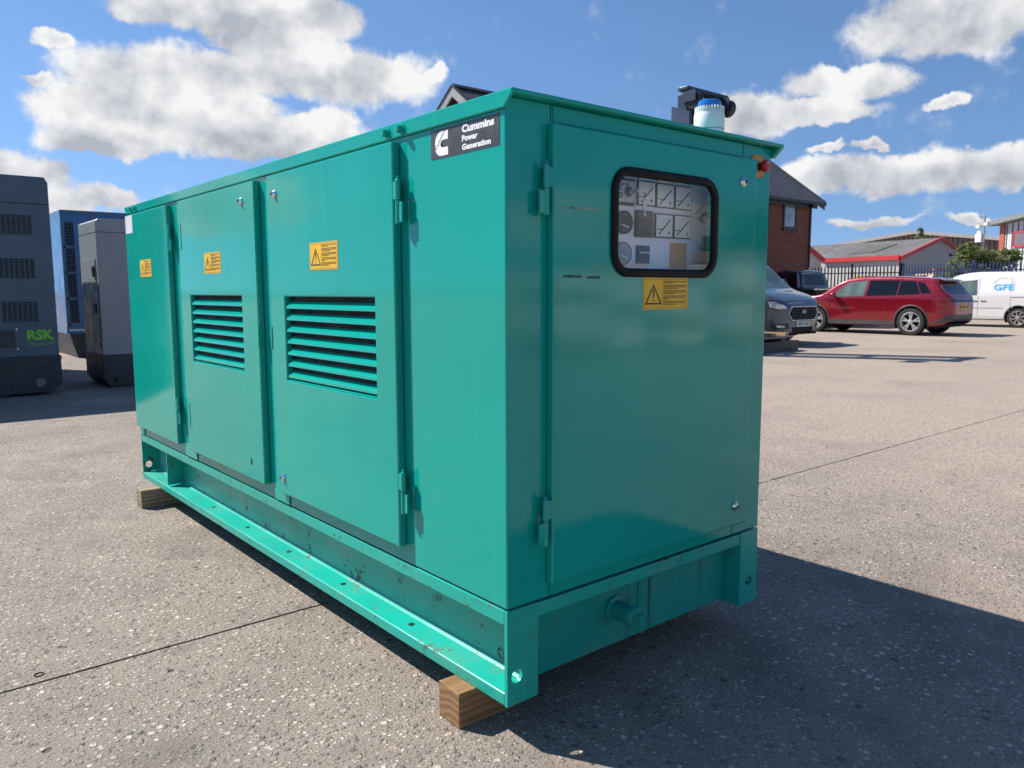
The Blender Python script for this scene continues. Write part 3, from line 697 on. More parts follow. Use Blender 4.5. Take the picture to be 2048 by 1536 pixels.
lte.build('emblem', [M_signwhite, M_print], sg, recalc=False)['kind'] = 'stuff'

# ---- skid frame
def rail(x_out, x_in):
    s = 1 if x_in > x_out else -1
    web = x_out+s*.090
    mb = MB()
    def bx(a, b, *r): mb.box(min(a, b), max(a, b), *r)
    poly = [(x_out, .106), (x_out, .141), (x_out+s*.006, .1425), (web-s*.014, .150), (web, .164), (web, .318), (web-s*.014, .330), (x_out+s*.004, .334), (x_out, .336), (x_out, .3775), (x_in, .3775), (x_in, .106)]
    mb.prism(poly, 1, .012, L-.012)
    return mb.build('side_rail', M_skid, gen, bevel=.003)
r1 = rail(0, .106); r2 = rail(W, W-.104)
for z, y, x in [(.150, y, .045) for y in (.55, 1.02, 1.5, 1.95, 2.4)]:
    MB().lathe([(.011, 0), (.011, .0006)], (x, y, .1475), 2, 12).build('drain_hole', M_dark, r1)
for y in (.95, .99, 2.75, 2.79): MB().lathe([(.004, 0), (.004, -.0006)], (0, y, .352), 0, 8).build('rivet_hole', M_dark, r1)
def endplate(x0, x1, y0, y1, hx, hz):
    """end plate of a rail with a round lifting hole"""
    n = 24; r = .0195; z0, z1 = .1065, .377; mb = MB()
    circ = [(hx+r*math.cos(2*math.pi*i/n), hz+r*math.sin(2*math.pi*i/n)) for i in range(n)]
    def edge(p):
        dx, dz = p[0]-hx, p[1]-hz
        t = min([(x1-hx)/dx if dx > 1e-9 else 1e9, (x0-hx)/dx if dx < -1e-9 else 1e9, (z1-hz)/dz if dz > 1e-9 else 1e9, (z0-hz)/dz if dz < -1e-9 else 1e9])
        return (hx+dx*t, hz+dz*t)
    ang_ = [math.atan2(c[1]-hz, c[0]-hx) for c in circ]
    for cnr in ((x0, z0), (x1, z0), (x1, z1), (x0, z1)): ang_.append(math.atan2(cnr[1]-hz, cnr[0]-hx))
    ang_ = sorted(a % (2*math.pi) for a in ang_); inner = [(hx+r*math.cos(a), hz+r*math.sin(a)) for a in ang_]; outer = [edge(p) for p in inner]
    m_ = len(ang_)
    vs = [(p[0], y, p[1]) for lp, y in ((outer, y0), (inner, y0), (inner, y1), (outer, y1)) for p in lp]
    fs = []
    for q in range(4):
        for i in range(m_):
            j = (i+1) % m_; a, b = q*m_, ((q+1) % 4)*m_
            fs.append((a+i, a+j, b+j, b+i))
    mb.add(vs, fs); return mb.build('end_plate', M_skid, gen, weld=True)
endplate(0, .106, 0, .0118, .034, .187); endplate(0, .106, L-.0118, L, .034, .187)
endplate(W-.104, W, 0, .0118, 1.132, .189); endplate(W-.104, W, L-.0118, L, 1.132, .189)
MB().box(.106, .114, .001, .012, .108, .376).build('weld_strip', M_skid, gen, bevel=.002)
MB().box(.002, .089, 3.008, 3.016, .152, .334).build('rail_stiffener', M_skid, gen)
MB().box(.1145, W-.1045, .002, .05, .334, .374).build('cross_rail', M_skid, gen, bevel=.003)
tk = MB().box(.108, W-.106, .062, L-.06, .121, .372).build('base_tank', M_tank, gen, bevel=.003)
for x in (.60, .655): MB().box(x-.0025, x+.0025, .0585, .062, .13, .334).build('weld_bead', M_tank, tk)
dr = MB(); dx_, dz_ = .486, .238
dr.lathe([(.043, .062), (.043, .052), (.031, .050), (.031, -.012), (.0325, -.014), (.0325, -.030), (.030, -.034), (.0, -.034)], (dx_, 0, dz_), 1, 26)
dr.box(dx_-.0125, dx_+.0125, -.056, -.034, dz_-.0125, dz_+.0125)
dr.build('drain_plug', M_tank, tk, auto=35)
for (a, b) in ((.12, .165), (.335, .37)): MB().box(W, W+.012, .02, .12, a, b).build('side_lug', M_skid, gen, bevel=.003)

# beacon sounder on the roof
bc = thing('warning_beacon', 'white sounder beacon with blue lens on the green generator roof', 'beacon', (1.028, .148, 1.728))
rr = .0515
MB().lathe([(rr, 0), (rr, .052), (rr-.0015, .0525)], (0, 0, 0), 2, 40).build('base', M_beacon, bc, auto=40)
MB().lathe([(rr-.002, .0525), (rr-.002, .0545)], (0, 0, 0), 2, 40).build('joint_seal', M_blackpl, bc, auto=40)
MB().lathe([(rr-.0005, .0545), (rr, .056), (rr, .102), (rr-.003, .109), (rr-.0155, .1265), (.030, .1265)], (0, 0, 0), 2, 40).build('housing', M_beacon, bc, auto=40)
fin = MB(); fin.box(rr-.0165, rr-.0015, -.0016, .0016, .104, .1275); fm = fin.mesh('fin', M_white)
fsl = MB(); 
for i in range(30):
    a = 2*math.pi*i/30; inst('fin', fm, bc, (0, 0, .0008), (0, 0, a))
MB().lathe([(.0385, .1265), (.0400, .131), (.0400, .139), (.0380, .1415), (.0380, .146), (.034, .1505), (.018, .153), (.0, .1535)], (0, 0, 0), 2, 36).build('lens', M_blue, bc, auto=30)
MB().lathe([(rr-.006, .1085), (rr-.0165, .1263)], (0, 0, 0), 2, 40).build('sound_slots', M_dark, bc)
fx = MB().box(-.064, -.048, -.02, .02, 0, .022).build('fixing_lug', M_beacon, bc, bevel=.002)

# timber bearers
b1 = MB().box(-.058, .145, 0, .105, 0, .106).build('timber_bearer', M_timber, None, bevel=.003, loc=(0, .142, 0)); b1.rotation_euler = (0, 0, R(-1.5))
tag(b1, 'brown timber bearer with end grain showing under the generator sign end', 'timber')
b2 = MB().box(-.105, .16, 0, .10, 0, .106).build('timber_bearer', M_timber2, None, bevel=.003, loc=(0, 3.16, 0))
tag(b2, 'pale timber bearer under the generator end facing the grey canopies', 'timber')
for (y, nm) in ((1.2, 'hidden brown timber bearer under the far rail at the control panel end'), (3.16, 'hidden pale timber bearer under the far rail at the plain end')):
    b = MB().box(1.04, 1.17, 0, .10, 0, .106).build('timber_bearer', M_timber2, None, bevel=.003, loc=(0, y, 0)); tag(b, nm, 'timber')

# ------------------------------------------------------------------ grey and blue canopies on the left
M_g1 = pm('slate_grey_paint', (.058, .096, .140), .42, var=.05, vs=1.5, bump=.03, bs=200)
M_g2 = pm('mid_grey_paint', (.23, .25, .27), .35, var=.05, vs=1.5, bump=.03, bs=200)
M_navy = pm('dark_base_paint', (.018, .026, .040), .45, var=.15)
M_bluec = pm('blue_container_paint', (.03, .125, .30), .2, var=.06, vs=1.2)
M_bluef = pm('blue_frame_paint', (.035, .12, .22), .4, var=.08)

def grille(parent, x0, x1, z0, z1, y, cols, rows, mat, name='vent_grille'):
    """slotted vent: dark recess with a lattice of bars standing in front of it"""
    MB().box(x0, x1, y-.001, y+.03, z0, z1).build('vent_recess', M_dark, parent)
    gb = MB(); w = (x1-x0)/cols; h = (z1-z0)/rows
    for i in range(cols+1): gb.box(x0+i*w-.004, x0+i*w+.004, y-.007, y-.001, z0, z1)
    for j in range(rows+1): gb.box(x0, x1, y-.0075, y-.0015, z0+j*h-.003, z0+j*h+.003)
    o = gb.build(name, mat, parent); o['kind'] = 'stuff'; return o

rsk = thing('grey_generator', 'tall slate grey generator canopy with green lettering and dark base', 'generator', (-.70, 9.30, 0))
hw_ = 1.30; D_ = 4.6
MB().prism([(-hw_, .465), (hw_, .465), (hw_, 2.52), (hw_-.035, 2.585), (-hw_+.035, 2.585), (-hw_, 2.52)], 1, 0, D_).build('canopy', M_g1, rsk, bevel=.012)
MB().box(-hw_, hw_, -.0035, .01, 2.262, 2.270).build('panel_joint', M_dark, rsk)
MB().prism([(-hw_-.012, .03), (hw_-.10, .03), (hw_+.012, .14), (hw_+.012, .475), (-hw_-.012, .475)], 1, -.012, D_+.012).build('base_frame', M_navy, rsk, bevel=.006)
MB().box(-hw_-.016, hw_+.016, -.022, -.012, .425, .475).build('base_flange', M_navy, rsk)
for x in (-.75, .80): MB().box(x-.008, x+.008, -.02, -.012, .06, .425).build('base_rib', M_navy, rsk)
MB().cyl((1.08, -.016, .155), (1.08, .0, .155), .052, n=20).build('lifting_eye', pm('worn_grey', (.16, .155, .15), .6), rsk)
for fx_ in (-.9, .5):
    MB().box(fx_-.25, fx_+.25, .05, D_-.1, 0, .031).build('ground_runner', M_navy, rsk)
for (z0, z1) in ((1.904, 2.130), (1.396, 1.626), (.887, 1.122)):
    for (a, b) in ((.74, 1.105), (.32, .685), (-.10, .265), (-.95, -.585)): grille(rsk, a, b, z0, z1, -.002, 7, 12, M_g1)
pk = MB(); ring_plate(pk, .30, .885, .555, .815, .315, .850, .585, .790, -.012, -.0006)
hp = pk.build('hatch_frame', M_g1, rsk); MB().box(.315, .850, -.004, -.001, .585, .790).build('hatch_recess', M_navy, hp)
for (x, z) in ((.872, .80), (.872, .57)): MB().lathe([(.011, -.018), (.013, -.012)], (x, 0, z), 1, 10).build('bolt', M_steel, hp)
lg = MB()
put_text(lg, 'RSK', (.975, -.003, .665), (1, 0, 0), (0, 0, 1), .285, .125, 0, .045)
lgo = lg.build('logo_lettering', M_lgreen, rsk, recalc=False); lgo['kind'] = 'stuff'
lg = MB(); put_text(lg, 'rskgroup.com', (.978, -.003, .590), (1, 0, 0), (0, 0, 1), .285, .062, 0, .012)
lgo = lg.build('web_address', pm('dull_green_print', (.12, .36, .07), .5), rsk, recalc=False); lgo['kind'] = 'stuff'

g2 = thing('grey_generator', 'mid grey generator canopy with black door handles between slate and green canopies', 'generator', (1.14, 9.56, 0))
w2, dd2 = 2.30, .98
MB().prism([(.0, .42), (w2, .42), (w2, 2.11), (w2-.03, 2.156), (.03, 2.156), (.0, 2.13)], 1, 0, .98).build('canopy', M_g2, g2, bevel=.008)
MB().box(-.0025, w2, -.003, .98, 1.988, 1.994).build('panel_joint', M_dark, g2)
MB().prism([(.06, .02), (w2, .02), (w2, .43), (-.006, .43), (-.006, .12)], 1, -.008, .988).build('base_frame', M_navy, g2, bevel=.005)
MB().box(.1, w2-.1, .05, .9, 0, .021).build('ground_runner', M_navy, g2)
MB().cyl((.13, -.011, .10), (.13, .0, .10), .035, n=16).build('lifting_eye', M_dark, g2)
MB().cyl((-.009, .55, .17), (.0, .55, .17), .06, n=16).build('lifting_eye', pm('worn_grey', (.16, .155, .15), .6), g2)
dr2 = MB().box(-.012, .0, .10, .86, .62, 1.66).build('side_door', M_g2, g2, bevel=.004)
for z in (1.50, 1.02): MB().box(-.035, -.012, .13, .19, z-.07, z+.07).cyl((-.04, .16, z+.03), (-.012, .16, z+.03), .028, n=14).build('door_handle', M_blackpl, dr2, bevel=.004)
MB().box(-.004, .0, .06, .14, .50, .60).build('earth_point', M_blackpl, g2)

bl = thing('blue_container', 'dark blue equipment container with mesh doors behind the grey canopies', 'container', (1.74, 15.0, 0))
MB().box(0, 6.0, 0, 2.4, .46, 2.735).build('shell', M_bluec, bl, bevel=.012)
MB().box(.02, 5.9, -.02, 0, 2.66, 2.735).build('top_rail', M_bluef, bl)
for i in range(4):
    z0 = .66+i*.475
    MB().box(.07, .50, -.012, -.0005, z0, z0+.43).build('mesh_backing', M_dark, bl)
    for (a, b) in ((.07, .19), (.40, .50)):
        gb = MB()
        for q in range(8): gb.box(a, b, -.02, -.012, z0+.01+q*.057, z0+.018+q*.057)
        for q in range(3): gb.box(a+.01+q*(b-a-.02)/2, a+.016+q*(b-a-.02)/2, -.021, -.0125, z0, z0+.43)
        o = gb.build('door_mesh', M_bluef, bl); o['kind'] = 'stuff'
    MB().box(.21, .38, -.022, -.012, z0+.0, z0+.43).build('door_panel', M_bluec, bl)
    MB().box(.03, .54, -.03, -.0005, z0-.045, z0).build('door_rail', M_bluef, bl)
for x in (.03, .54): MB().box(x-.03, x+.03, -.03, -.0005, .60, 2.66).build('door_stile', M_bluef, bl)
lg = MB(); put_text(lg, 'www.sd', (.02, -.032, .505), (1, 0, 0), (0, 0, 1), .44, .062, 0, .01)
o = lg.build('lettering', M_signwhite, bl, recalc=False); o['kind'] = 'stuff'
MB().box(.02, 5.9, -.03, -.0005, .46, .61).build('sill', M_bluec, bl)
for (a, b) in ((.05, .45), (.9, 1.5), (3, 3.5), (5.2, 5.8)): MB().prism([(a, .46), (a+.06, .20), (a+.12, 0), (b, 0), (b, .46)], 1, .05, 2.3).build('skid_foot', M_navy, bl)
MB().box(.1, 5.9, .1, 2.3, .28, .46).build('underframe', M_navy, bl)

# ------------------------------------------------------------------ brick office building
M_fascia = pm('dark_fascia', (.03, .032, .036), .5)
M_barge = pm('grey_barge_board', (.33, .33, .34), .5)
XB0, XB1, YB0, YB1, ZE, ZR = 13.85, 28.82, 15.65, 22.35, 5.02, 7.53
ob = thing('brick_office', 'two storey red brick building with dark slate gable roof', 'building', (XB0, YB0, 0))
lx, ly = XB1-XB0, YB1-YB0
pts = [(0, 0), (ly, 0), (ly, ZE), (ly/2, ZR-.14), (0, ZE)]
MB().prism(pts, 0, 0, lx).build('wall', M_brick, ob)
sl_ = (ZR-ZE)/(ly/2); ov = .36
def roof_slope(sgn):
    mb = MB(); yc = ly/2; e = yc+ov
    mb.add([(-.34, yc, ZR), (lx+.44, yc, ZR), (lx+.44, yc+sgn*e, ZR-sl_*e), (-.34, yc+sgn*e, ZR-sl_*e), (-.34, yc, ZR-.12), (lx+.44, yc, ZR-.12), (lx+.44, yc+sgn*e, ZR-sl_*e-.12), (-.34, yc+sgn*e, ZR-sl_*e-.12)],
           [(0, 1, 2, 3), (4, 5, 6, 7), (0, 1, 5, 4), (1, 2, 6, 5), (2, 3, 7, 6), (3, 0, 4, 7)])
    o = mb.build('roof', M_slate, ob)
    for x, m in ((-.40, M_barge), (lx+.44, M_barge)):
        mb = MB(); mb.add([(xx, yy, zz) for xx in (x, x+.06) for (yy, zz) in ((yc, ZR+.0), (yc+sgn*e, ZR-sl_*e), (yc+sgn*e, ZR-sl_*e-.30), (yc, ZR-.30))], [(0, 1, 2, 3), (4, 5, 6, 7), (0, 1, 5, 4), (1, 2, 6, 5), (2, 3, 7, 6), (3, 0, 4, 7)])
        mb.build('barge_board', m, o)
        mb = MB(); mb.add([(xx, yy, zz) for xx in (x-.03, x+.12) for (yy, zz) in ((yc, ZR+.05), (yc+sgn*e, ZR-sl_*e+.05), (yc+sgn*e, ZR-sl_*e+.003), (yc, ZR+.003))], [(0, 1, 2, 3), (4, 5, 6, 7), (0, 1, 5, 4), (1, 2, 6, 5), (2, 3, 7, 6), (3, 0, 4, 7)])
        mb.build('verge_tile', M_fascia, o)
    MB().box(-.3, lx+.42, yc+sgn*e-.02 if sgn > 0 else yc+sgn*e-.1, yc+sgn*e+.1 if sgn > 0 else yc+sgn*e+.02, ZR-sl_*e-.13, ZR-sl_*e-.02).build('gutter', M_fascia, o)
    MB().box(0, lx+.1, yc+sgn*(e-.12)-.012, yc+sgn*(e-.12)+.012, ZR-sl_*e-.26, ZR-sl_*e-.02).build('fascia_board', M_fascia, o)
    a_, b_ = sorted((yc+sgn*(ly/2), yc+sgn*(e-.13)))
    MB().box(0, lx+.1, a_, b_, ZE-.27, ZE-.22).build('soffit', M_fascia, o)
roof_slope(-1); roof_slope(1)
MB().prism([(ly/2-.12, ZR-.02), (ly/2+.12, ZR-.02), (ly/2, ZR+.09)], 0, -.36, lx+.46).build('ridge_tile', M_fascia, ob)
for (x0, x1) in ((26.80, 27.77), (24.85, 25.83), (22.0, 23.0), (18.6, 19.6)):
    x0 -= XB0; x1 -= XB0
    for (z0, z1) in ((3.62, 4.80),):
        fr_ = MB(); ring_plate(fr_, x0, x1, z0, z1, x0+.10, x1-.10, z0+.10, z1-.10, -.05, -.0005)
        wo_ = fr_.build('window', M_fascia, ob)
        MB().box(x0+.10, x1-.10, -.014, -.004, z0+.10, z1-.10).build('pane', M_winglass, wo_)
        MB().box(x0-.05, x1+.05, -.09, -.0505, z0-.07, z0+.005).build('sill', M_fascia, wo_)
MB().box(lx-.45, lx-.40, -.25, 0, 4.55, 4.60).box(lx-.50, lx-.36, -.42, -.16, 4.50, 4.62).build('security_camera', M_blackpl, ob)
MB().cyl((lx-.03, -.05, 0), (lx-.03, -.05, 4.7), .035, n=8).build('downpipe', M_fascia, ob)

# ------------------------------------------------------------------ fences
M_navyf = pm('navy_fence_paint', (.018, .035, .11), .5, var=.15); M_blackf = pm('black_fence_paint', (.012, .013, .018), .5, var=.15)
pm_ = MB(); pw = .033
pm_.prism([(-pw, .05), (pw, .05), (pw, 2.26), (pw*.25, 2.40), (0, 2.32), (-pw*.25, 2.40), (-pw, 2.26)], 1, -.012, -.008)
pm_.box(-.010, .010, -.022, -.0121, .05, 2.24)
def fence(label, A, B, mat, group):
    A, B = Vector(A), Vector(B); Ld = (B-A).length; rz = math.atan2(B.y-A.y, B.x-A.x)
    f = thing('palisade_fence', label, 'fence', (A.x, A.y, 0), rz)
    pmsh = pm_.mesh('pale', mat)
    n = int(Ld/.155)
    for i in range(n): inst('pale', pmsh, f, (.08+i*.155, 0, 0))
    for z in (.45, 2.0): MB().box(0, Ld, -.0078, .04, z, z+.05).build('rail', mat, f)
    q = MB().box(-.05, .05, .041, .12, 0, 2.46); qm = q.mesh('post', mat); m_ = max(1, round(Ld/2.75))
    for i in range(m_+1): inst('post', qm, f, (i*Ld/m_, 0, 0))
    return f
fA = at(1612, 583, 38.5); fB = at(1797, 583, 36); fC = at(2110, 583, 30)
fence('black steel palisade fence between brick building and red gutter post', (fA.x, fA.y, 0), (fB.x, fB.y, 0), M_blackf, 0)
fence('navy blue steel palisade fence running behind the white van', (fB.x+.06, fB.y-.06, 0), (fC.x, fC.y, 0), M_navyf, 0)

# ------------------------------------------------------------------ sheds behind the fence
M_shedroof = rib_mat('weathered_sheet_roof', (.15, .147, .145), .15, 0, .85, .03, weather=.7)
M_shedwall = rib_mat('pale_grey_cladding', (.48, .49, .49), .2, 0, .5, .03)
M_gable = pm('grey_render', (.30, .32, .335), .7, var=.06)
M_redtrim = pm('red_trim', (.52, .035, .04), .45, var=.08)
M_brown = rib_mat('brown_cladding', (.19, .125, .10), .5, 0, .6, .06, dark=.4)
A = at(1797, 583, 47.6); A.z = 0
_fh = Vector((_f.x, _f.y, 0)).normalized(); _rh = Vector((_R.x, _R.y, 0)).normalized()
B = A+(_rh*.873+_fh*.491)*7.56; G = A+(-_rh*.491+_fh*.873)*5.5
gx = (B-A); gw = gx.length; rzg = math.atan2(gx.y, gx.x); along = (G-A)
sh1 = thing('red_trim_shed', 'low shed with grey sheet roof and red gutters behind the black fence', 'shed', (A.x, A.y, 0), rzg)
rot = Matrix.Rotation(-rzg, 3, 'Z'); al = rot @ along*2.3
ZS, ZA = 3.20, 4.38; tA = .5*gw
def sheds(p, k): return (p[0]+al.x*k, p[1]+al.y*k, p[2])
gpts = [(0, 0, 0), (gw, 0, 0), (gw, 0, ZS), (tA, 0, ZA), (0, 0, ZS)]
mb = MB(); vs_ = [sheds(p, 0) for p in gpts]+[sheds(p, 1) for p in gpts]
mb.add(vs_, [(0, 1, 2, 3, 4)], 0); mb.add(vs_, [(9, 8, 7, 6, 5), (0, 4, 9, 5), (1, 6, 7, 2)], 1)
mb.build('wall', [M_gable, M_shedwall], sh1, weld=True)
def roofplane(p0, p1, name, t=.08, over=.12):
    d = (Vector(p1)-Vector(p0)).normalized(); p0 = Vector(p0)-d*over
    mb = MB(); k0, k1 = -.02, 1.0
    vs_ = [sheds(p0, k0), sheds(p1, k0), sheds(p1, k1), sheds(p0, k1)]; vs2 = [(v[0], v[1], v[2]+t) for v in vs_]
    mb.add(vs_+vs2, [(0, 1, 2, 3), (4, 5, 6, 7), (0, 1, 5, 4), (1, 2, 6, 5), (2, 3, 7, 6), (3, 0, 4, 7)])
    return mb.build(name, M_shedroof, sh1)
roofplane((0, 0, ZS), (tA, 0, ZA), 'roof'); roofplane((gw, 0, ZS), (tA, 0, ZA), 'roof')
def beam(parent, p0, p1, w, h, mat, name, up=(0, 0, 1)):
    p0, p1 = Vector(p0), Vector(p1); d = (p1-p0); s = d.cross(Vector(up)).normalized()*w; u = s.cross(d).normalized()*h
    return MB().obox(p0-s/2-u/2, d, s, u).build(name, mat, parent)
beam(sh1, (-.12, -.16, ZS-.05), (tA, -.16, ZA+.02), .14, .22, M_redtrim, 'verge_trim'); beam(sh1, (gw+.12, -.16, ZS-.05), (tA, -.16, ZA+.02), .14, .22, M_redtrim, 'verge_trim')
e0 = Vector((-.16, -.05, ZS-.02)); beam(sh1, e0, e0+Vector((al.x*.44, al.y*.44, 0)), .14, .26, M_redtrim, 'gutter')
MB().box(-.10, .0, -.10, 0, 0, ZS-.15).build('corner_downpipe', M_redtrim, sh1)
skl = [(al.x*k+c*tA, al.y*k, ZS+(ZA-ZS)*c+.10) for k, c in ((.20, .25), (.34, .25), (.31, .72), (.17, .72))]
mb = MB(); mb.add(skl+[(p[0], p[1], p[2]+.03) for p in skl], [(0, 1, 2, 3), (4, 5, 6, 7), (0, 1, 5, 4), (1, 2, 6, 5), (2, 3, 7, 6), (3, 0, 4, 7)])
mb.build('rooflight', pm('dull_rooflight', (.10, .095, .085), .7, var=.2), sh1)
wn_ = MB(); ring_plate(wn_, gw*.44, gw*.60, 1.45, 2.55, gw*.44+.1, gw*.60-.1, 1.55, 2.45, -.05, -.001)
ww = wn_.build('window', M_redtrim, sh1); MB().box(gw*.44+.1, gw*.60-.1, -.02, -.005, 1.55, 2.45).build('pane', M_winglass, ww)
MB().box(gw*.64, gw*.70, -.05, 0, 3.35, 3.5).build('vent', M_dark, sh1)
# small gabled wing at the left end
P = at(1640, 583, 50.5); P.z = 0
wg = thing('small_shed', 'narrow grey shed with red verge squeezed beside the brick building', 'shed', (P.x, P.y, 0), rzg)
MB().prism([(-3.2, 0), (0, 0), (0, 3.15), (-1.6, 4.0), (-3.2, 3.15)], 1, 0, 3).build('wall', M_shedwall, wg)
for s in (-1, 1): beam(wg, (-1.6+s*1.75, -.1, 3.10), (-1.6, -.1, 4.05), .14, .24, M_redtrim, 'verge_trim')
for s in (-1, 1):
    mb = MB(); mb.add([(-1.6, -.02, 4.02), (-1.6, 3.1, 4.02), (-1.6+s*1.8, 3.1, 3.05), (-1.6+s*1.8, -.02, 3.05), (-1.6, -.02, 4.1), (-1.6, 3.1, 4.1), (-1.6+s*1.8, 3.1, 3.13), (-1.6+s*1.8, -.02, 3.13)], [(0, 1, 2, 3), (4, 5, 6, 7), (0, 1, 5, 4), (1, 2, 6, 5), (2, 3, 7, 6), (3, 0, 4, 7)])
    mb.build('roof', M_shedroof, wg)

# big brown shed far behind
A = at(1640, 583, 95); B = at(1990, 583, 82); A.z = B.z = 0
gx = B-A; gw = gx.length; rzg2 = math.atan2(gx.y, gx.x)
bs = thing('brown_warehouse', 'large brown ribbed warehouse gable behind the grey shed roof', 'warehouse', (A.x, A.y, 0), rzg2)
def zz(v, d): return 1.233+(583-v)/FPX*d
hL, hA, hR = zz(500, 95), zz(471, 88), zz(483, 82)
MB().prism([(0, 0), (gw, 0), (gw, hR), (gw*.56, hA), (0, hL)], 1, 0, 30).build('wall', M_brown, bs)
M_palefl = pm('pale_flashing', (.42, .4, .37), .6)
beam(bs, (-.3, -.2, hL), (gw*.56, -.2, hA+.05), .6, .35, M_palefl, 'verge_flashing'); beam(bs, (gw+.3, -.2, hR), (gw*.56, -.2, hA+.05), .6, .35, M_palefl, 'verge_flashing')
for (p0, p1) in (((0, hL), (gw*.56, hA)), ((gw*.56, hA), (gw, hR))):
    mb = MB(); mb.add([(p0[0], 0, p0[1]), (p1[0], 0, p1[1]), (p1[0], 30, p1[1]), (p0[0], 30, p0[1])]+[(p0[0], 0, p0[1]+.15), (p1[0], 0, p1[1]+.15), (p1[0], 30, p1[1]+.15), (p0[0], 30, p0[1]+.15)], [(0, 1, 2, 3), (4, 5, 6, 7), (0, 1, 5, 4), (1, 2, 6, 5), (2, 3, 7, 6), (3, 0, 4, 7)])
    mb.build('roof', M_shedroof, bs)
# clad unit at the right edge
A = at(1994, 583, 42); B = at(2170, 583, 36); A.z = B.z = 0
gx = B-A; gw = gx.length; rz3 = math.atan2(gx.y, gx.x)
cu_ = thing('clad_unit', 'pale grey clad industrial unit with red corner and red framed window', 'warehouse', (A.x, A.y, 0), rz3)
h0, h1 = zz(449, 42), zz(405, 36)
MB().prism([(.0, 0), (gw, 0), (gw, h1-.2), (.0, h0-.2)], 1, 0, 18).build('wall', M_white if False else pm('pale_clad', (.60, .62, .62), .45, var=.05), cu_)
for i in range(int(gw/.42)):
    x = .46+i*.42; MB().box(x, x+.05, -.035, 0, 0, h0-.25+(h1-h0)*x/gw).build('cladding_rib', pm('rib_grey', (.10, .11, .12), .5), cu_)
MB().box(-.03, .34, -.06, .3, 0, h0-.2).build('corner_trim', pm('terracotta_trim', (.40, .10, .06), .5), cu_)
mb = MB(); mb.add([(-.5, -.5, h0-.2), (gw, -.5, h1-.2), (gw, 18, h1-.2), (-.5, 18, h0-.2), (-.5, -.5, h0+.02), (gw, -.5, h1+.02), (gw, 18, h1+.02), (-.5, 18, h0+.02)], [(0, 1, 2, 3), (4, 5, 6, 7), (0, 1, 5, 4), (1, 2, 6, 5), (2, 3, 7, 6), (3, 0, 4, 7)])
mb.build('roof', pm('roof_edge_grey', (.20, .22, .21), .6), cu_)
wx = 1.05; wz0, wz1 = zz(500, 41), zz(469, 41)
wn_ = MB(); ring_plate(wn_, wx, wx+1.7, wz0, wz1, wx+.08, wx+1.62, wz0+.08, wz1-.08, -.08, -.036)
ww = wn_.build('window', M_redtrim, cu_); MB().box(wx+.08, wx+1.62, -.06, -.040, wz0+.08, wz1-.08).build('pane', pm('dim_glass', (.16, .13, .15), .2), ww)
# CCTV mast
P = at(1960, 583, 38); P.z = 0
cc = thing('camera_mast', 'grey pole with white security cameras and cabinet behind the navy fence', 'camera mast', (P.x, P.y, 0), rz3)
zt = zz(437, 38)
MB().cyl((0, 0, 0), (0, 0, zt), .045, n=10).build('pole', pm('galvanised', (.35, .36, .37), .45, .5), cc)
MB().tube([(0, 0, zt-.02), (-.14, 0, zt+.03), (-.42, 0, zt+.0)], .04, 8).build('lamp_arm', pm('galvanised', (.35, .36, .37), .45, .5), cc)
for (x, z, w) in ((-.42, zt-.58, .26), (.18, zt-.50, .24), (-.28, zt-.86, .22)):
    MB().box(x, x+w, -.16, .02, z, z+.14).box(x+w*.4, x+w*.55, -.05, .0, z-.06, z).build('camera_head', M_white, cc, bevel=.02)
MB().box(-.30, .16, -.24, -.046, zz(489, 38), zz(472, 38)).build('cabinet', pm('cabinet_grey', (.62, .62, .62), .5), cc, bevel=.01)
# yellow and orange site clutter behind the fence
P = at(1731, 583, 40); tag(MB().box(-.65, .65, -.3, .3, 0, 1.95).box(-.6, .6, -.32, -.3, 1.55, 1.85).build('skip_bin', pm('yellow_enamel', (.62, .36, .02), .5), None, loc=(P.x, P.y, 0)), 'yellow steel bin showing through the black fence', 'bin')
P = at(1866, 583, 39.5); 
op = thing('goal_frame', 'orange and cream tube barrier standing behind the navy fence', 'barrier', (P.x, P.y, 0), rz3)
MB().cyl((0, 0, 0), (0, 0, 2.35), .06, n=10).build('post', pm('orange_enamel', (.55, .28, .05), .5), op)
MB().cyl((-1.6, 0, 2.0), (-.06, 0, 2.0), .05, n=8).build('bar', pm('cream_enamel', (.55, .42, .25), .5), op); MB().cyl((-1.6, 0, 0), (-1.6, 0, 2.05), .05, n=8).build('post', pm('cream_enamel', (.55, .42, .25), .5), op)
P = at(1634, 583, 42); tag(MB().box(-.35, .35, -.3, .3, 0, .14).box(-.3, .3, -.25, .25, .14, 2.1).build('crate_stack', pm('raw_wood_pale', (.45, .27, .13), .8), None, loc=(P.x, P.y, 0)), 'pale wooden crate stack behind the black fence beside the brick wall', 'crate')

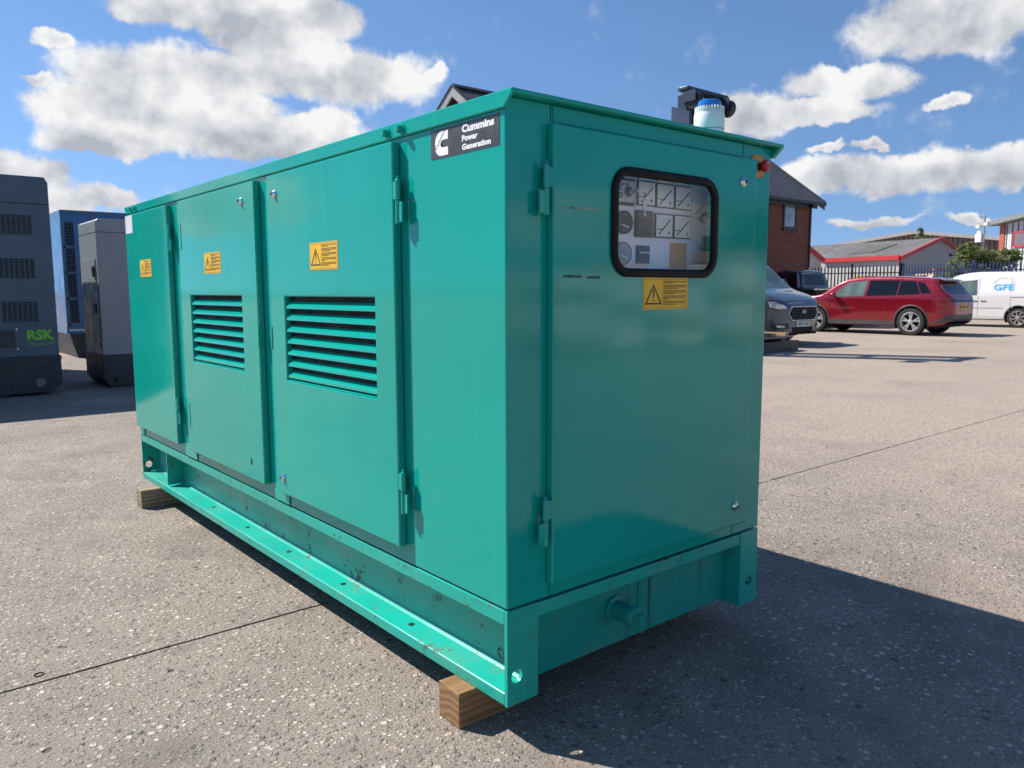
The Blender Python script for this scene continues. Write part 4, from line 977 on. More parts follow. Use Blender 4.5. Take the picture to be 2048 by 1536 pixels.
# ------------------------------------------------------------------ vehicles
def pch(pts):
    """smooth monotone curve through (x, y) points"""
    xs = [p[0] for p in pts]; ys = [p[1] for p in pts]; n = len(xs)
    d = [(ys[i+1]-ys[i])/(xs[i+1]-xs[i]) for i in range(n-1)]
    m = [d[0]]+[0 if d[i-1]*d[i] <= 0 else 2*d[i-1]*d[i]/(d[i-1]+d[i]) for i in range(1, n-1)]+[d[-1]]
    def f(x):
        if x <= xs[0]: return ys[0]
        if x >= xs[-1]: return ys[-1]
        i = 0
        while x > xs[i+1]: i += 1
        h = xs[i+1]-xs[i]; t = (x-xs[i])/h
        return (2*t**3-3*t*t+1)*ys[i]+(t**3-2*t*t+t)*h*m[i]+(-2*t**3+3*t*t)*ys[i+1]+(t**3-t*t)*h*m[i+1]
    return f
class Car:
    """y runs from the rear (0) to the front (L); x to the side"""
    def __init__(s, name, label, L, top, half, bottom, belt, tumble, loc, rz, cat, rc=.07, scale=1, barrel=.05):
        s.L = L; s.top = pch(top); s.half = pch(half); s.bot = pch(bottom); s.belt = belt; s.tum = tumble; s.rc = rc; s.barrel = barrel
        s.o = thing(name, label, cat, loc, rz); s.o.scale = (scale,)*3
    def hw(s, y, z):
        h = s.half(y); zb = s.belt
        if z > zb: return h-s.tum*(z-zb)-.04*(z-zb)**2
        t = (zb-z)/(zb-.2); return h*(1-s.barrel*t*t) - (.012 if False else 0)
    def section(s, y, n1=16, n2=5, n3=6):
        zb, zt = s.bot(y), s.top(y); rc = min(s.rc, (zt-zb)*.3); out = []
        for i in range(n1+1):
            z = zb+(zt-rc-zb)*i/n1; out.append((s.hw(y, z), z))
        h0 = s.hw(y, zt-rc); rx = min(rc*1.3, h0*.5)
        for i in range(1, n2+1):
            a = math.pi/2*i/n2; out.append((h0-rx*(1-math.cos(a)), zt-rc+rc*math.sin(a)))
        x0 = h0-rx
        for i in range(1, n3+1): out.append((x0*(1-i/n3), zt+.022*(1-(1-i/n3)**2)))
        return out
    def inside(s, x, y, z):
        if y < 0 or y > s.L or z < s.bot(y): return False
        zt, h = s.top(y), abs(x); rc = min(s.rc, (zt-s.bot(y))*.3); h0 = s.hw(y, zt-rc); rx = min(rc*1.3, h0*.5)
        if z <= zt-rc: return h <= s.hw(y, z)
        if h <= h0-rx: return z <= zt+.022*(1-(h/max(.01, h0-rx))**2)
        if h > h0: return False
        return ((h-(h0-rx))/rx)**2+((z-(zt-rc))/rc)**2 <= 1
    def march(s, p, d, off):
        """walk from outside along d until the body is met"""
        p, d = Vector(p), Vector(d); t = 0
        while t < 4:
            q = p+d*t
            if s.inside(*q): break
            t += .02
        lo, hi = t-.02, t
        for _ in range(12):
            m = (lo+hi)/2
            if s.inside(*(p+d*m)): hi = m
            else: lo = m
        return p+d*(lo-off)
    def side(s, x_s, y, z, off): return Vector((x_s*(s.hw(y, z)+off), y, z))
    def body(s, mat, arches, Ra, ny=110):
        ys = sorted(set([round(s.L*i/ny, 4) for i in range(ny+1)]+[.008, .02, s.L-.008, s.L-.02]))
        secs = [s.section(y) for y in ys]; m = len(secs[0]); mb = MB()
        for sg in (1, -1):
            vs = []; 
            for y, sec in zip(ys, secs):
                for j, (x, z) in enumerate(sec):
                    yy, zz_ = y, z
                    if j <= 12:
                        for (ay, az) in arches:
                            r = math.hypot(y-ay, z-az)
                            if abs(r-Ra) < .034 and r > 1e-3: yy, zz_ = ay+(y-ay)*Ra/r, az+(z-az)*Ra/r; x = s.hw(yy, zz_)
                    vs.append((sg*x, yy, zz_))
            fs = []
            for i in range(len(ys)-1):
                for j in range(m-1):
                    q = (i*m+j, (i+1)*m+j, (i+1)*m+j+1, i*m+j+1)
                    cy = sum(vs[k][1] for k in q)/4; cz = sum(vs[k][2] for k in q)/4
                    if j < 13 and any(math.hypot(cy-ay, cz-az) < Ra-.004 for ay, az in arches): continue
                    fs.append(q if sg > 0 else q[::-1])
            mb.add(vs, fs)
        for i in (0, len(ys)-1):
            ring = [(x, ys[i], z) for x, z in secs[i]]+[(-x, ys[i], z) for x, z in secs[i][::-1]][1:]
            mb.add(ring, [tuple(range(len(ring)))])
        b = mb.build('body', mat, s.o, smooth=True, weld=True); sharp(b.data, 32)
        y0, y1 = .25, s.L-.25
        MB().box(-s.half(s.L/2)+.16, s.half(s.L/2)-.16, y0, y1, s.bot(s.L/2)-.03, s.bot(s.L/2)+.06).build('underbody', M_dark, s.o)
        s.arch = []
        for (ay, az) in arches:                # dark wheel housings
            for sg in (1, -1):
                w = MB(); n = 18; h = s.hw(ay, az+Ra*.8)
                for k_ in range(n):
                    a, b_ = R(-25+230*k_/n), R(-25+230*(k_+1)/n)
                    w.quad(*[(sg*x, ay+(Ra+.004)*math.cos(t), az+(Ra+.004)*math.sin(t)) for x, t in ((h-.02, a), (h-.02, b_), (h-.34, b_), (h-.34, a))])
                w.add([(sg*(h-.34), ay+(Ra+.004)*math.cos(R(-25+230*k_/n)), az+(Ra+.004)*math.sin(R(-25+230*k_/n))) for k_ in range(n+1)], [tuple(range(n+1))])
                w.build('wheel_housing', M_dark, s.o, recalc=False)
        return b
    def arch_trim(s, ay, az, Ra, w, mat, a0=-14, a1=194):
        for sg in (1, -1):
            mb = MB(); n = 24
            for k_ in range(n):
                P = []
                for t in (R(a0+(a1-a0)*k_/n), R(a0+(a1-a0)*(k_+1)/n)):
                    for r, off in ((Ra-.012, -.02), (Ra-.012, .006), (Ra+w, .006), (Ra+w+.004, -.004)):
                        yy, z = ay+r*math.cos(t), az+r*math.sin(t); P.append((sg*(s.hw(yy, z)+off), yy, z))
                mb.add(P, [(0, 1, 5, 4), (1, 2, 6, 5), (2, 3, 7, 6)])
            mb.build('arch_trim', mat, s.o, weld=True, smooth=True)
    def patch(s, corners, off, name, mat, mode='side', nu=10, nv=6, parent=None, both=True, thick=.0):
        """four-cornered panel laid on the body surface"""
        objs = []
        for sg in ((1, -1) if both else (1,)):
            mb = MB(); vs = []
            for i in range(nu+1):
                for j in range(nv+1):
                    u, v = i/nu, j/nv
                    a = [(1-u)*(1-v)*corners[0][k]+u*(1-v)*corners[1][k]+u*v*corners[2][k]+(1-u)*v*corners[3][k] for k in (0, 1)]
                    if mode == 'side': vs.append(s.side(sg, a[0], a[1], off))
                    elif mode == 'front': vs.append(s.march((sg*a[0], s.L+.5, a[1]), (0, -1, 0), off))
                    elif mode == 'rear': vs.append(s.march((sg*a[0], -.5, a[1]), (0, 1, 0), off))
                    elif mode == 'top': vs.append(s.march((sg*a[0], a[1], 3), (0, 0, -1), off))
            fs = [(i*(nv+1)+j, (i+1)*(nv+1)+j, (i+1)*(nv+1)+j+1, i*(nv+1)+j+1) for i in range(nu) for j in range(nv)]
            mb.add(vs, fs); o = mb.build(name, mat, parent or s.o, smooth=True); objs.append(o)
        return objs
    def wheels(s, pos, r, w, style, rimmat, inset=.02):
        t = MB(); rr_ = r*.70
        t.lathe([(rr_, -w*.46), (r*.86, -w*.5), (r*.965, -w*.46), (r, -w*.34), (r, w*.34), (r*.965, w*.46), (r*.86, w*.5), (rr_, w*.46)], (0, 0, 0), 0, 40, caps=False)
        tm = t.mesh('wheel', M_tyre, True); sharp(tm, 45)
        q = MB()
        q.lathe([(rr_+.002, w*.47), (rr_-.012, w*.49), (rr_-.022, w*.44), (rr_-.03, w*.2), (rr_-.03, -w*.4)], (0, 0, 0), 0, 40, caps=False)
        q.lathe([(rr_-.03, w*.02), (.0, w*.02)], (0, 0, 0), 0, 24, 1, caps=False)
        q.lathe([(.065, w*.2), (.065, w*.42), (.05, w*.45), (.0, w*.45)], (0, 0, 0), 0, 20)
        n = 5 if style == 'y' else 8
        for i in range(n):
            a = 2*math.pi*i/n+.3
            for da in ((-.17, .17) if style == 'y' else (-.10, .10)):
                p0 = Vector((w*.40, .04*math.cos(a), .04*math.sin(a))); p1 = Vector((w*.43, (rr_-.02)*math.cos(a+da), (rr_-.02)*math.sin(a+da)))
                d = p1-p0; sd_ = Vector((1, 0, 0)).cross(d).normalized()*(.021 if style == 'y' else .013)
                q.add([p0-sd_*.8, p0+sd_*.8, p1+sd_, p1-sd_]+[x-Vector((.03, 0, 0)) for x in (p0-sd_*.8, p0+sd_*.8, p1+sd_, p1-sd_)], [(0, 1, 2, 3), (0, 4, 5, 1), (1, 5, 6, 2), (3, 2, 6, 7), (0, 3, 7, 4)])
        qm = q.mesh('rim', [rimmat, M_dark], True); sharp(qm, 35)
        for (y, z) in pos:
            for sg in (1, -1):
                x = s.hw(y, z+r)-w*.5-inset
                wo_ = inst('wheel', tm, s.o, (sg*x, y, r), (0, 0, 0 if sg > 0 else math.pi)); inst('rim', qm, wo_)
    def mirror(s, y, z, mat, w=.2, h=.15, d=.13):
        for sg in (1, -1):
            x = s.hw(y, z-.05); mb = MB()
            mb.lathe([(.0, -.5), (.35, -.46), (.48, -.25), (.5, .1), (.46, .4), (.40, .46), (.0, .46)], (0, 0, 0), 1, 16)
            mb.v = [(sg*(x+.045+w/2)+v[0]*w, y-v[1]*d, z+v[2]*h) for v in mb.v]
            mo = mb.build('mirror', mat, s.o, auto=40)
            MB().box(min(sg*(x-.03), sg*(x+.14)), max(sg*(x-.03), sg*(x+.14)), y-.03, y+.03, z-.075, z-.03).build('mirror_stalk', M_blackpl, mo)
    def number_plate(s, txt, zc, rear, mat, w=.52, h=.111, bend=0):
        yv = s.march((0, -.5 if rear else s.L+.5, zc), (0, 1 if rear else -1, 0), .012).y
        dy = -1 if rear else 1
        mb = MB().box(-w/2, w/2, min(yv, yv+dy*.006), max(yv, yv+dy*.006), zc-h/2, zc+h/2, 0)
        if txt is None:
            for i in range(7): mb.box(-w*.42+i*.062+(.03 if i > 3 else 0), -w*.42+i*.062+.04+(.03 if i > 3 else 0), yv+dy*.0075-.001, yv+dy*.0075, zc-h*.3, zc+h*.3, 1)
        else: put_text(mb, txt, (-w*.44 if rear else w*.44, yv+dy*.008, zc-h*.33), (1 if rear else -1, 0, 0), (0, 0, 1), w*.88, h*.66, 1, .02)
        o = mb.build('number_plate', [mat, M_print], s.o, recalc=False); return o

def carpaint(name, col, metal=.25, rough=.3):
    m = pm(name, col, rough, metal, var=.03, vs=2, coat=1, rvar=.04); return m

# red estate-type 4x4, front towards +y
M_red = carpaint('red_metallic_paint', (.27, .004, .017), .4, .26)
suv = Car('red_car', 'metallic red sport utility car with dark windows parked on the concrete', 4.80,
    [(0, .92), (.03, 1.02), (.10, 1.13), (.22, 1.22), (.42, 1.47), (.50, 1.575), (.9, 1.615), (1.8, 1.655), (2.4, 1.655), (2.9, 1.61), (3.1, 1.545), (3.5, 1.29), (3.70, 1.165), (3.85, 1.13), (4.3, 1.085), (4.62, .99), (4.75, .83), (4.80, .72)],
    [(0, .60), (.05, .74), (.16, .86), (.5, .95), (1.0, .975), (2.4, .965), (3.6, .97), (4.2, .95), (4.55, .88), (4.72, .78), (4.80, .66)],
    [(0, .50), (.06, .42), (.25, .31), (.7, .27), (4.0, .27), (4.5, .30), (4.7, .34), (4.8, .42)], 1.06, .30, (0, 0, 0), 0, 'car', rc=.085, scale=.97, barrel=.06)
suv.o.location = (20.72+.97*.95, 7.96-.97*1.03, 0)
AR = [(1.03, .385), (3.90, .385)]; suv.body(M_red, AR, .445)
for a in AR: suv.arch_trim(*a, .445, .028, M_trim)
suv.wheels(AR, .385, .255, 'y', M_alloy, inset=.0)
suv.patch([(2.40, 1.10), (3.40, 1.07), (2.90, 1.50), (2.34, 1.55)], .004, 'front_side_window', M_carglass)
for sg in (1, -1): pass
suv.patch([(1.46, 1.125), (2.33, 1.10), (2.27, 1.55), (1.42, 1.545)], .004, 'rear_side_window', M_privacy)
suv.patch([(.80, 1.155), (1.43, 1.128), (1.39, 1.54), (.98, 1.515)], .004, 'quarter_window', M_privacy)
suv.patch([(.52, 1.19), (.78, 1.165), (.95, 1.51), (.74, 1.46)], .0045, 'rear_pillar_gloss', M_privacy)
suv.patch([(-.72, 3.66), (.72, 3.66), (.60, 3.08), (-.60, 3.08)], .004, 'windscreen', M_carglass, 'top', 12, 8, both=False)
suv.patch([(-.68, 1.17), (.68, 1.17), (.58, 1.49), (-.58, 1.49)], .006, 'rear_window', M_privacy, 'rear', 12, 6, both=False)
sp_ = MB().prism([(.30, 1.535), (.62, 1.615), (.62, 1.565), (.34, 1.51)], 0, -.60, .60).build('roof_spoiler', M_red, suv.o, bevel=.01)
suv.patch([(.05, .30), (3.5, .30), (3.5, .36), (.05, .36)][:0] or [(1.50, .285), (3.43, .285), (3.43, .40), (1.50, .40)], .006, 'sill_trim', M_trim)
suv.patch([(.0, .44), (.72, .44), (.72, .94), (.0, .94)], .004, 'tailgate', M_red, 'rear', 10, 6)
suv.patch([(.0, .93), (.76, .93), (.74, 1.0), (.0, 1.0)], .007, 'tail_light', M_privacy, 'rear', 12, 3)
suv.patch([(.06, .92), (.42, .94), (.60, .965), (.06, .99)], .005, 'tail_light_side', M_redlens)
suv.patch([(.0, .40), (.74, .40), (.76, .62), (.0, .58)], .006, 'rear_bumper', M_trim, 'rear', 10, 5)
suv.patch([(.03, .43), (.55, .31), (.50, .36), (.05, .62)], .006, 'bumper_side', M_trim)
suv.number_plate(None, .80, True, M_plateY)
for (y0) in (2.36, 1.47, 3.42):
    suv.patch([(y0, .42), (y0+.008, .42), (y0+.008, 1.08), (y0, 1.08)], .0015, 'door_gap', M_dark, nu=1, nv=8)
suv.patch([(2.50, .90), (2.66, .90), (2.66, .925), (2.50, .925)], .006, 'door_handle', M_red, nu=3, nv=1); suv.patch([(1.58, .93), (1.74, .93), (1.74, .955), (1.58, .955)], .006, 'door_handle', M_red, nu=3, nv=1)
suv.mirror(3.26, 1.13, M_red, .19, .16, .15)
MB().prism([(.9, 1.635), (1.05, 1.65), (.92, 1.70), (.86, 1.69)], 0, -.025, .025).build('aerial_fin', M_white, suv.o)

# grey panel van, front towards -y
M_vgrey = carpaint('slate_grey_metallic', (.075, .092, .118), .45, .32)
van = Car('grey_van', 'dark slate grey panel van with hexagonal grille beside the green generator', 4.97,
    [(0, 1.85), (.05, 1.93), (.2, 1.97), (3.0, 1.98), (3.35, 1.93), (3.55, 1.82), (4.05, 1.36), (4.18, 1.27), (4.3, 1.225), (4.6, 1.14), (4.82, 1.04), (4.92, .97), (4.97, .88)],
    [(0, .93), (.1, .97), (2, .985), (3.8, .985), (4.3, .97), (4.6, .93), (4.8, .85), (4.92, .72), (4.97, .58)],
    [(0, .36), (.3, .27), (4.3, .27), (4.7, .24), (4.9, .26), (4.97, .32)], 1.15, .18, (14.82, 7.72+4.97, 0), math.pi, 'van', rc=.10)
VA = [(1.0, .35), (3.93, .35)]; van.body(M_vgrey, VA, .40)
van.wheels(VA, .345, .215, 's', M_alloy)
van.patch([(-.84, 4.14), (.84, 4.14), (.72, 3.46), (-.72, 3.46)], .005, 'windscreen', M_carglass, 'top', 14, 10, both=False)
van.patch([(3.0, 1.22), (3.98, 1.20), (3.42, 1.78), (3.02, 1.80)], .005, 'cab_window', M_carglass)
for sg in (-1, 1):
    pl = MB(); 
hexo = [(-.60, .72), (-.46, .58), (.46, .58), (.60, .72), (.50, .875), (-.50, .875)]
def on_front(c, x, z, off): return c.march((x, c.L+.5, z), (0, -1, 0), off)
def front_poly(c, poly, off, name, mat, parent=None, seg=6):
    mb = MB(); pts = []
    for a, b in zip(poly, poly[1:]+poly[:1]): pts += [(a[0]+(b[0]-a[0])*i/seg, a[1]+(b[1]-a[1])*i/seg) for i in range(seg)]
    cx_ = sum(p[0] for p in pts)/len(pts); cz_ = sum(p[1] for p in pts)/len(pts)
    rings = [[on_front(c, cx_+(p[0]-cx_)*f, cz_+(p[1]-cz_)*f, off) for p in pts] for f in (1, .75, .5, .25)]; n = len(pts)
    vs = [v for r_ in rings for v in r_]+[on_front(c, cx_, cz_, off)]
    fs = [(k_*n+i, k_*n+(i+1) % n, (k_+1)*n+(i+1) % n, (k_+1)*n+i) for k_ in range(3) for i in range(n)]+[(3*n+i, 3*n+(i+1) % n, 4*n) for i in range(n)]
    mb.add(vs, fs); return mb.build(name, mat, parent or c.o, smooth=True)
gr_ = front_poly(van, hexo, .008, 'grille', M_dark)
mb = MB()
for a, b in zip(hexo, hexo[1:]+hexo[:1]):
    for i in range(6):
        p, q_ = [on_front(van, a[0]+(b[0]-a[0])*t, a[1]+(b[1]-a[1])*t, .014) for t in (i/6, (i+1)/6)]; mb.cyl(p, q_, .016, n=8)
mb.build('grille_surround', M_chrome, gr_, smooth=True)
for z in (.63, .69, .75, .81):
    mb = MB()
    for i in range(10):
        w_ = .55-abs(z-.72)*.8; p, q_ = [on_front(van, -w_+2*w_*t, z, .012) for t in (i/10, (i+1)/10)]; mb.cyl(p, q_, .009, n=6)
    mb.build('grille_bar', M_blackpl, gr_, smooth=True)
em = MB(); ce = on_front(van, 0, .765, .018); em.add([(ce.x+.085*math.cos(t), ce.y+.012, ce.z+.036*math.sin(t)) for t in [i*math.pi/10 for i in range(20)]]+[(ce.x+.085*math.cos(t), ce.y-.02, ce.z+.036*math.sin(t)) for t in [i*math.pi/10 for i in range(20)]], [tuple(range(20))]+[(i, (i+1) % 20, 20+(i+1) % 20, 20+i) for i in range(20)])
for i in range(20):
    t0, t1 = i*math.pi/10, (i+1)*math.pi/10; em.cyl((ce.x+.085*math.cos(t0), ce.y+.012, ce.z+.036*math.sin(t0)), (ce.x+.085*math.cos(t1), ce.y+.012, ce.z+.036*math.sin(t1)), .005, n=5, mi=1)
put_text(em, 'Ford', (ce.x+.055, ce.y+.014, ce.z-.016), (-1, 0, 0), (0, 0, 1), .11, .034, 1, 0)
em.build('badge', [pm('badge_blue', (.01, .03, .12), .2), M_chrome], gr_)
for sg in (1, -1):
    hl = front_poly(van, [(sg*.60, .84), (sg*.82, .80), (sg*.925, .86), (sg*.94, 1.03), (sg*.86, 1.02), (sg*.66, .92)], .006, 'headlight', M_blackpl)
    front_poly(van, [(sg*.64, .845), (sg*.81, .82), (sg*.90, .87), (sg*.915, .99), (sg*.85, .985), (sg*.69, .91)], .012, 'headlight_lens', M_lampglass, hl)
    fg = front_poly(van, [(sg*.52, .40), (sg*.84, .39), (sg*.90, .50), (sg*.58, .52)], .005, 'fog_light_pocket', M_blackpl)
    front_poly(van, [(sg*.66, .43), (sg*.80, .425), (sg*.82, .475), (sg*.68, .475)], .010, 'fog_light', M_lampglass, fg)
front_poly(van, [(-.40, .30), (.40, .30), (.44, .43), (-.44, .43)], .006, 'lower_intake', M_dark)
van.number_plate('WN72 NSF', .495, False, M_plate)
van.mirror(3.78, 1.33, M_trim, .24, .34, .16)

# white panel van
M_vwhite = carpaint('white_van_paint', (.74, .74, .74), 0, .3)
cad = Car('white_van', 'white compact van with blue letters on its side beside the navy fence', 4.50,
    [(0, 1.62), (.03, 1.72), (.15, 1.80), (2.2, 1.82), (2.8, 1.74), (3.1, 1.60), (3.55, 1.22), (3.72, 1.10), (4.15, .98), (4.38, .86), (4.46, .76), (4.50, .62)],
    [(0, .84), (.08, .885), (2, .895), (3.6, .885), (4.1, .84), (4.35, .74), (4.5, .58)],
    [(0, .36), (.2, .28), (4.2, .26), (4.5, .30)], 1.08, .16, (27.62+.88, 7.58-.95, 0), 0, 'van', rc=.10)
CA = [(.95, .33), (3.64, .33)]; cad.body(M_vwhite, CA, .385)
for a in CA: cad.arch_trim(*a, .385, .022, M_trim)
cad.wheels(CA, .325, .21, 's', pm('grey_alloy', (.42, .41, .40), .35, .6))
cad.patch([(2.18, 1.06), (3.22, 1.02), (2.72, 1.52), (2.22, 1.56)], .005, 'cab_window', M_carglass)
cad.patch([(-.76, 3.60), (.76, 3.60), (.66, 2.90), (-.66, 2.90)], .005, 'windscreen', M_carglass, 'top', 12, 8, both=False)
for y0 in (2.14, 1.18): cad.patch([(y0, .36), (y0+.01, .36), (y0+.01, 1.6), (y0, 1.6)], .002, 'door_gap', M_trim, nu=1, nv=8)
cad.patch([(.2, .98), (1.18, .98), (1.18, 1.0), (.2, 1.0)], .003, 'slide_rail', M_trim, nu=6, nv=1)
cad.patch([(1.38, .62), (3.2, .62), (3.2, .635), (1.38, .635)], .003, 'crease', M_trim, nu=6, nv=1)
for y0 in (2.24, 1.98): cad.patch([(y0-.09, .84), (y0+.09, .84), (y0+.09, .87), (y0-.09, .87)], .012, 'door_handle', M_chrome, nu=3, nv=1)
cad.patch([(1.38, .28), (3.22, .28), (3.22, .36), (1.38, .36)], .004, 'sill', pm('pale_sill', (.6, .6, .58), .4))
lt = MB(); put_text(lt, 'GFE', (0, 1.70, 1.21), (0, -1, 0), (0, 0, 1), .60, .20, 0, .03, fn=lambda p: (-(cad.hw(p.y, p.z)+.006), p.y, p.z))
o = lt.build('side_lettering', M_skyprint, cad.o, recalc=False); o['kind'] = 'stuff'
lt = MB()
for i in range(14):      # faint outline emblem above the letters
    a, b = R(10+i*11.5), R(10+(i+1)*11.5)
    lt.quad(*[(-(cad.hw(1.40-r*math.cos(t), 1.40+.7*r*math.sin(t))+.006), 1.40-r*math.cos(t), 1.40+.7*r*math.sin(t)) for r, t in ((.30, a), (.315, a), (.315, b), (.30, b))])
lt.build('side_emblem', pm('pale_grey_print', (.45, .47, .5), .5), cad.o, recalc=False)
cad.mirror(3.05, 1.12, M_vwhite, .2, .2, .14)

# black pick-up behind the red car
M_pblack = carpaint('black_van_paint', (.016, .017, .020), .2, .3)
pk = Car('black_pickup', 'black pick-up truck with covered bed parked before the brick wall', 4.5,
    [(0, 1.24), (.05, 1.29), (1.66, 1.31), (1.74, 1.34), (1.86, 1.78), (1.95, 1.88), (2.4, 1.93), (2.8, 1.87), (3.35, 1.30), (3.5, 1.22), (4.1, 1.12), (4.4, .98), (4.5, .72)],
    [(0, .86), (.1, .92), (2.5, .94), (3.8, .92), (4.2, .84), (4.5, .66)], [(0, .55), (.3, .46), (4.1, .42), (4.5, .5)], 1.22, .24, (24.4, 11.05, 0), 0, 'truck', rc=.07)
PA = [(1.0, .40), (3.65, .40)]; pk.body(M_pblack, PA, .46); pk.wheels(PA, .39, .26, 's', M_alloy)
pk.patch([(1.95, 1.30), (2.40, 1.28), (2.40, 1.78), (2.05, 1.80)], .005, 'rear_side_window', M_privacy); pk.patch([(2.46, 1.28), (3.15, 1.26), (2.78, 1.76), (2.46, 1.78)], .005, 'front_side_window', M_privacy)
pk.patch([(-.62, 1.42), (.62, 1.42), (.58, 1.76), (-.58, 1.76)], .006, 'rear_window', M_privacy, 'rear', 8, 5, both=False)
pk.patch([(1.80, 1.34), (1.90, 1.32), (2.02, 1.82), (1.94, 1.80)], .006, 'pillar_trim', pm('silver_trim', (.4, .41, .42), .35, .5))
MB().cyl((.5, 2.3, 1.91), (.5, 2.3, 2.03), .05, .03, n=10).build('roof_lamp', M_white, pk.o)

# ------------------------------------------------------------------ forklift behind the generator
M_mast = pm('dark_blue_steel', (.012, .026, .060), .45, var=.2, vs=8)
M_fkgrey = pm('grey_blue_plate', (.20, .24, .33), .45)
FX, FY = 11.62, 8.05
fk = thing('forklift', 'large forklift with dark blue mast rising behind the green generator', 'forklift', (FX, FY, 0))
TZ = 5.04; wM = .50
for s in (-1, 1):
    MB().box(s*wM-.09, s*wM+.09, .02, .24, .12, TZ-.12).build('outer_rail', M_mast, fk, bevel=.01)
    MB().box(s*(wM-.19)-.055, s*(wM-.19)+.055, .0, .20, .15, TZ-.02).build('inner_rail', M_mast, fk, bevel=.01)
    pu = MB().lathe([(.0, -.07), (.15, -.07), (.165, -.05), (.15, 0), (.165, .05), (.15, .07), (.0, .07)], (s*(wM+.02), -.10, TZ-.28), 0, 22)
    pu.build('chain_pulley', M_blackpl, fk, auto=40)
    MB().box(s*(wM+.02)-.11, s*(wM+.02)-.085, -.2, .1, TZ-.30, TZ-.10).build('pulley_bracket', M_mast, fk)
    MB().cyl((s*.24, .1, .3), (s*.24, .1, TZ-.3), .05, n=12).build('lift_ram', M_steel if s > 0 else M_mast, fk)
    MB().box(s*.30-.07, s*.30+.07, -1.25, -.08, .06, .12).build('fork', M_mast, fk, bevel=.01); MB().box(s*.30-.07, s*.30+.07, -.14, -.07, .06, .9).build('fork_shank', M_mast, fk)
MB().box(-wM-.12, wM+.16, -.02, .22, TZ-.07, TZ).build('top_beam', M_mast, fk, bevel=.012)
for z in (3.4, 1.9): MB().box(-wM+.09, wM-.09, .2, .28, z, z+.16).build('cross_member', M_mast, fk)
for x in (-.12, .0, .12): MB().cyl((x, .05, .5), (x, .05, TZ-.1), .018, n=8).build('hose', M_black, fk)
MB().box(-wM-.62, -wM-.10, -.06, -.03, TZ-.84, TZ-.46).build('side_plate', M_fkgrey, fk, bevel=.02)
MB().box(-.62, .62, -.08, -.02, .25, .95).build('carriage', M_mast, fk)
fb_ = MB().prism([(.35, .35), (.35, 1.0), (1.3, 1.15), (2.6, 1.25), (3.05, 1.1), (3.1, .45), (2.8, .3)], 0, -.65, .65).build('chassis', pm('forklift_orange', (.35, .10, .02), .45), fk, bevel=.05)
for s in (-1, 1):
    for (a, b) in (((.62*s, .55, 1.0), (.55*s, .8, 2.3)), ((.62*s, 2.2, 1.2), (.55*s, 2.0, 2.3))): MB().cyl(a, b, .04, n=8).build('guard_post', M_mast, fk)
    for (y, r) in ((.55, .42), (2.5, .34)):
        wl_ = MB().lathe([(r*.55, -.14), (r*.95, -.15), (r, -.1), (r, .1), (r*.95, .15), (r*.55, .14)], (s*.66, y, r), 0, 24).build('wheel', M_tyre, fk, auto=40)
MB().box(-.6, .6, .75, 2.05, 2.28, 2.34).build('overhead_guard', M_mast, fk)
MB().box(-.28, .28, 1.5, 1.95, 1.15, 1.3).box(-.28, .28, 1.9, 2.02, 1.3, 1.75).build('seat', M_black, fk, bevel=.03)
# lifting frames lying in front of the van
M_oldsteel = pm('old_dark_steel', (.075, .07, .068), .6, .3, var=.3, vs=7, dirt=.5, dirtcol=(.12, .075, .05))
lf = thing('lifting_frame', 'low dark steel lifting frame with square tube ends below the grey van bumper', 'steel frame', (12.30, 7.10, 0), R(2))
for y in (0, .55):
    MB().box(0, 1.40, y, y+.16, 0, .05).build('skid_plate', M_oldsteel, lf); 
    tb = MB(); ring_plate(tb, y, y+.16, .05, .21, y+.025, y+.135, .075, .185, 0, 1.42, axis=0); tb.build('square_tube', M_oldsteel, lf, bevel=.006)
for x in (.1, .55, 1.05): MB().box(x, x+.12, .161, .549, .06, .2).build('cross_tube', M_oldsteel, lf)
MB().box(.66, .84, -.03, .74, .21, .27).build('clamp_plate', M_oldsteel, lf, bevel=.006)
MB().box(-.3, 1.15, -.02, .70, .275, .315).build('deck_plate', pm('worn_plate', (.20, .16, .13), .5, .4, var=.4, vs=6), lf, bevel=.004)
for x in (.0, .45, .95): MB().box(x, x+.14, .05, .6, .316, .37).build('packing_timber', pm('packing_wood', (.36, .24, .14), .8), lf)

# ------------------------------------------------------------------ vegetation
def leaf_mat(name, a, b):
    m, t, p, o = nodes(name); k = N(t); c = k.coord()
    info = k.n('ShaderNodeNewGeometry')
    k.l(k.mix(info.outputs['Random Per Island'], a, b), p.inputs['Base Color']); p.inputs['Roughness'].default_value = .5
    p.inputs['Transmission Weight'].default_value = 0
    tr = k.n('ShaderNodeBsdfTranslucent'); tr.inputs[0].default_value = (*[min(1, x*1.6) for x in b], 1)
    mx = k.n('ShaderNodeMixShader'); mx.inputs[0].default_value = .35; k.l(p.outputs[0], mx.inputs[1]); k.l(tr.outputs[0], mx.inputs[2]); k.l(mx.outputs[0], o.inputs[0]); return m
M_leaf = leaf_mat('olive_leaves', (.045, .075, .014), (.16, .19, .045)); M_leaf2 = leaf_mat('pale_leaves', (.06, .085, .03), (.15, .17, .08))
M_bark = pm('bark', (.09, .07, .05), .9, var=.3, vs=12)
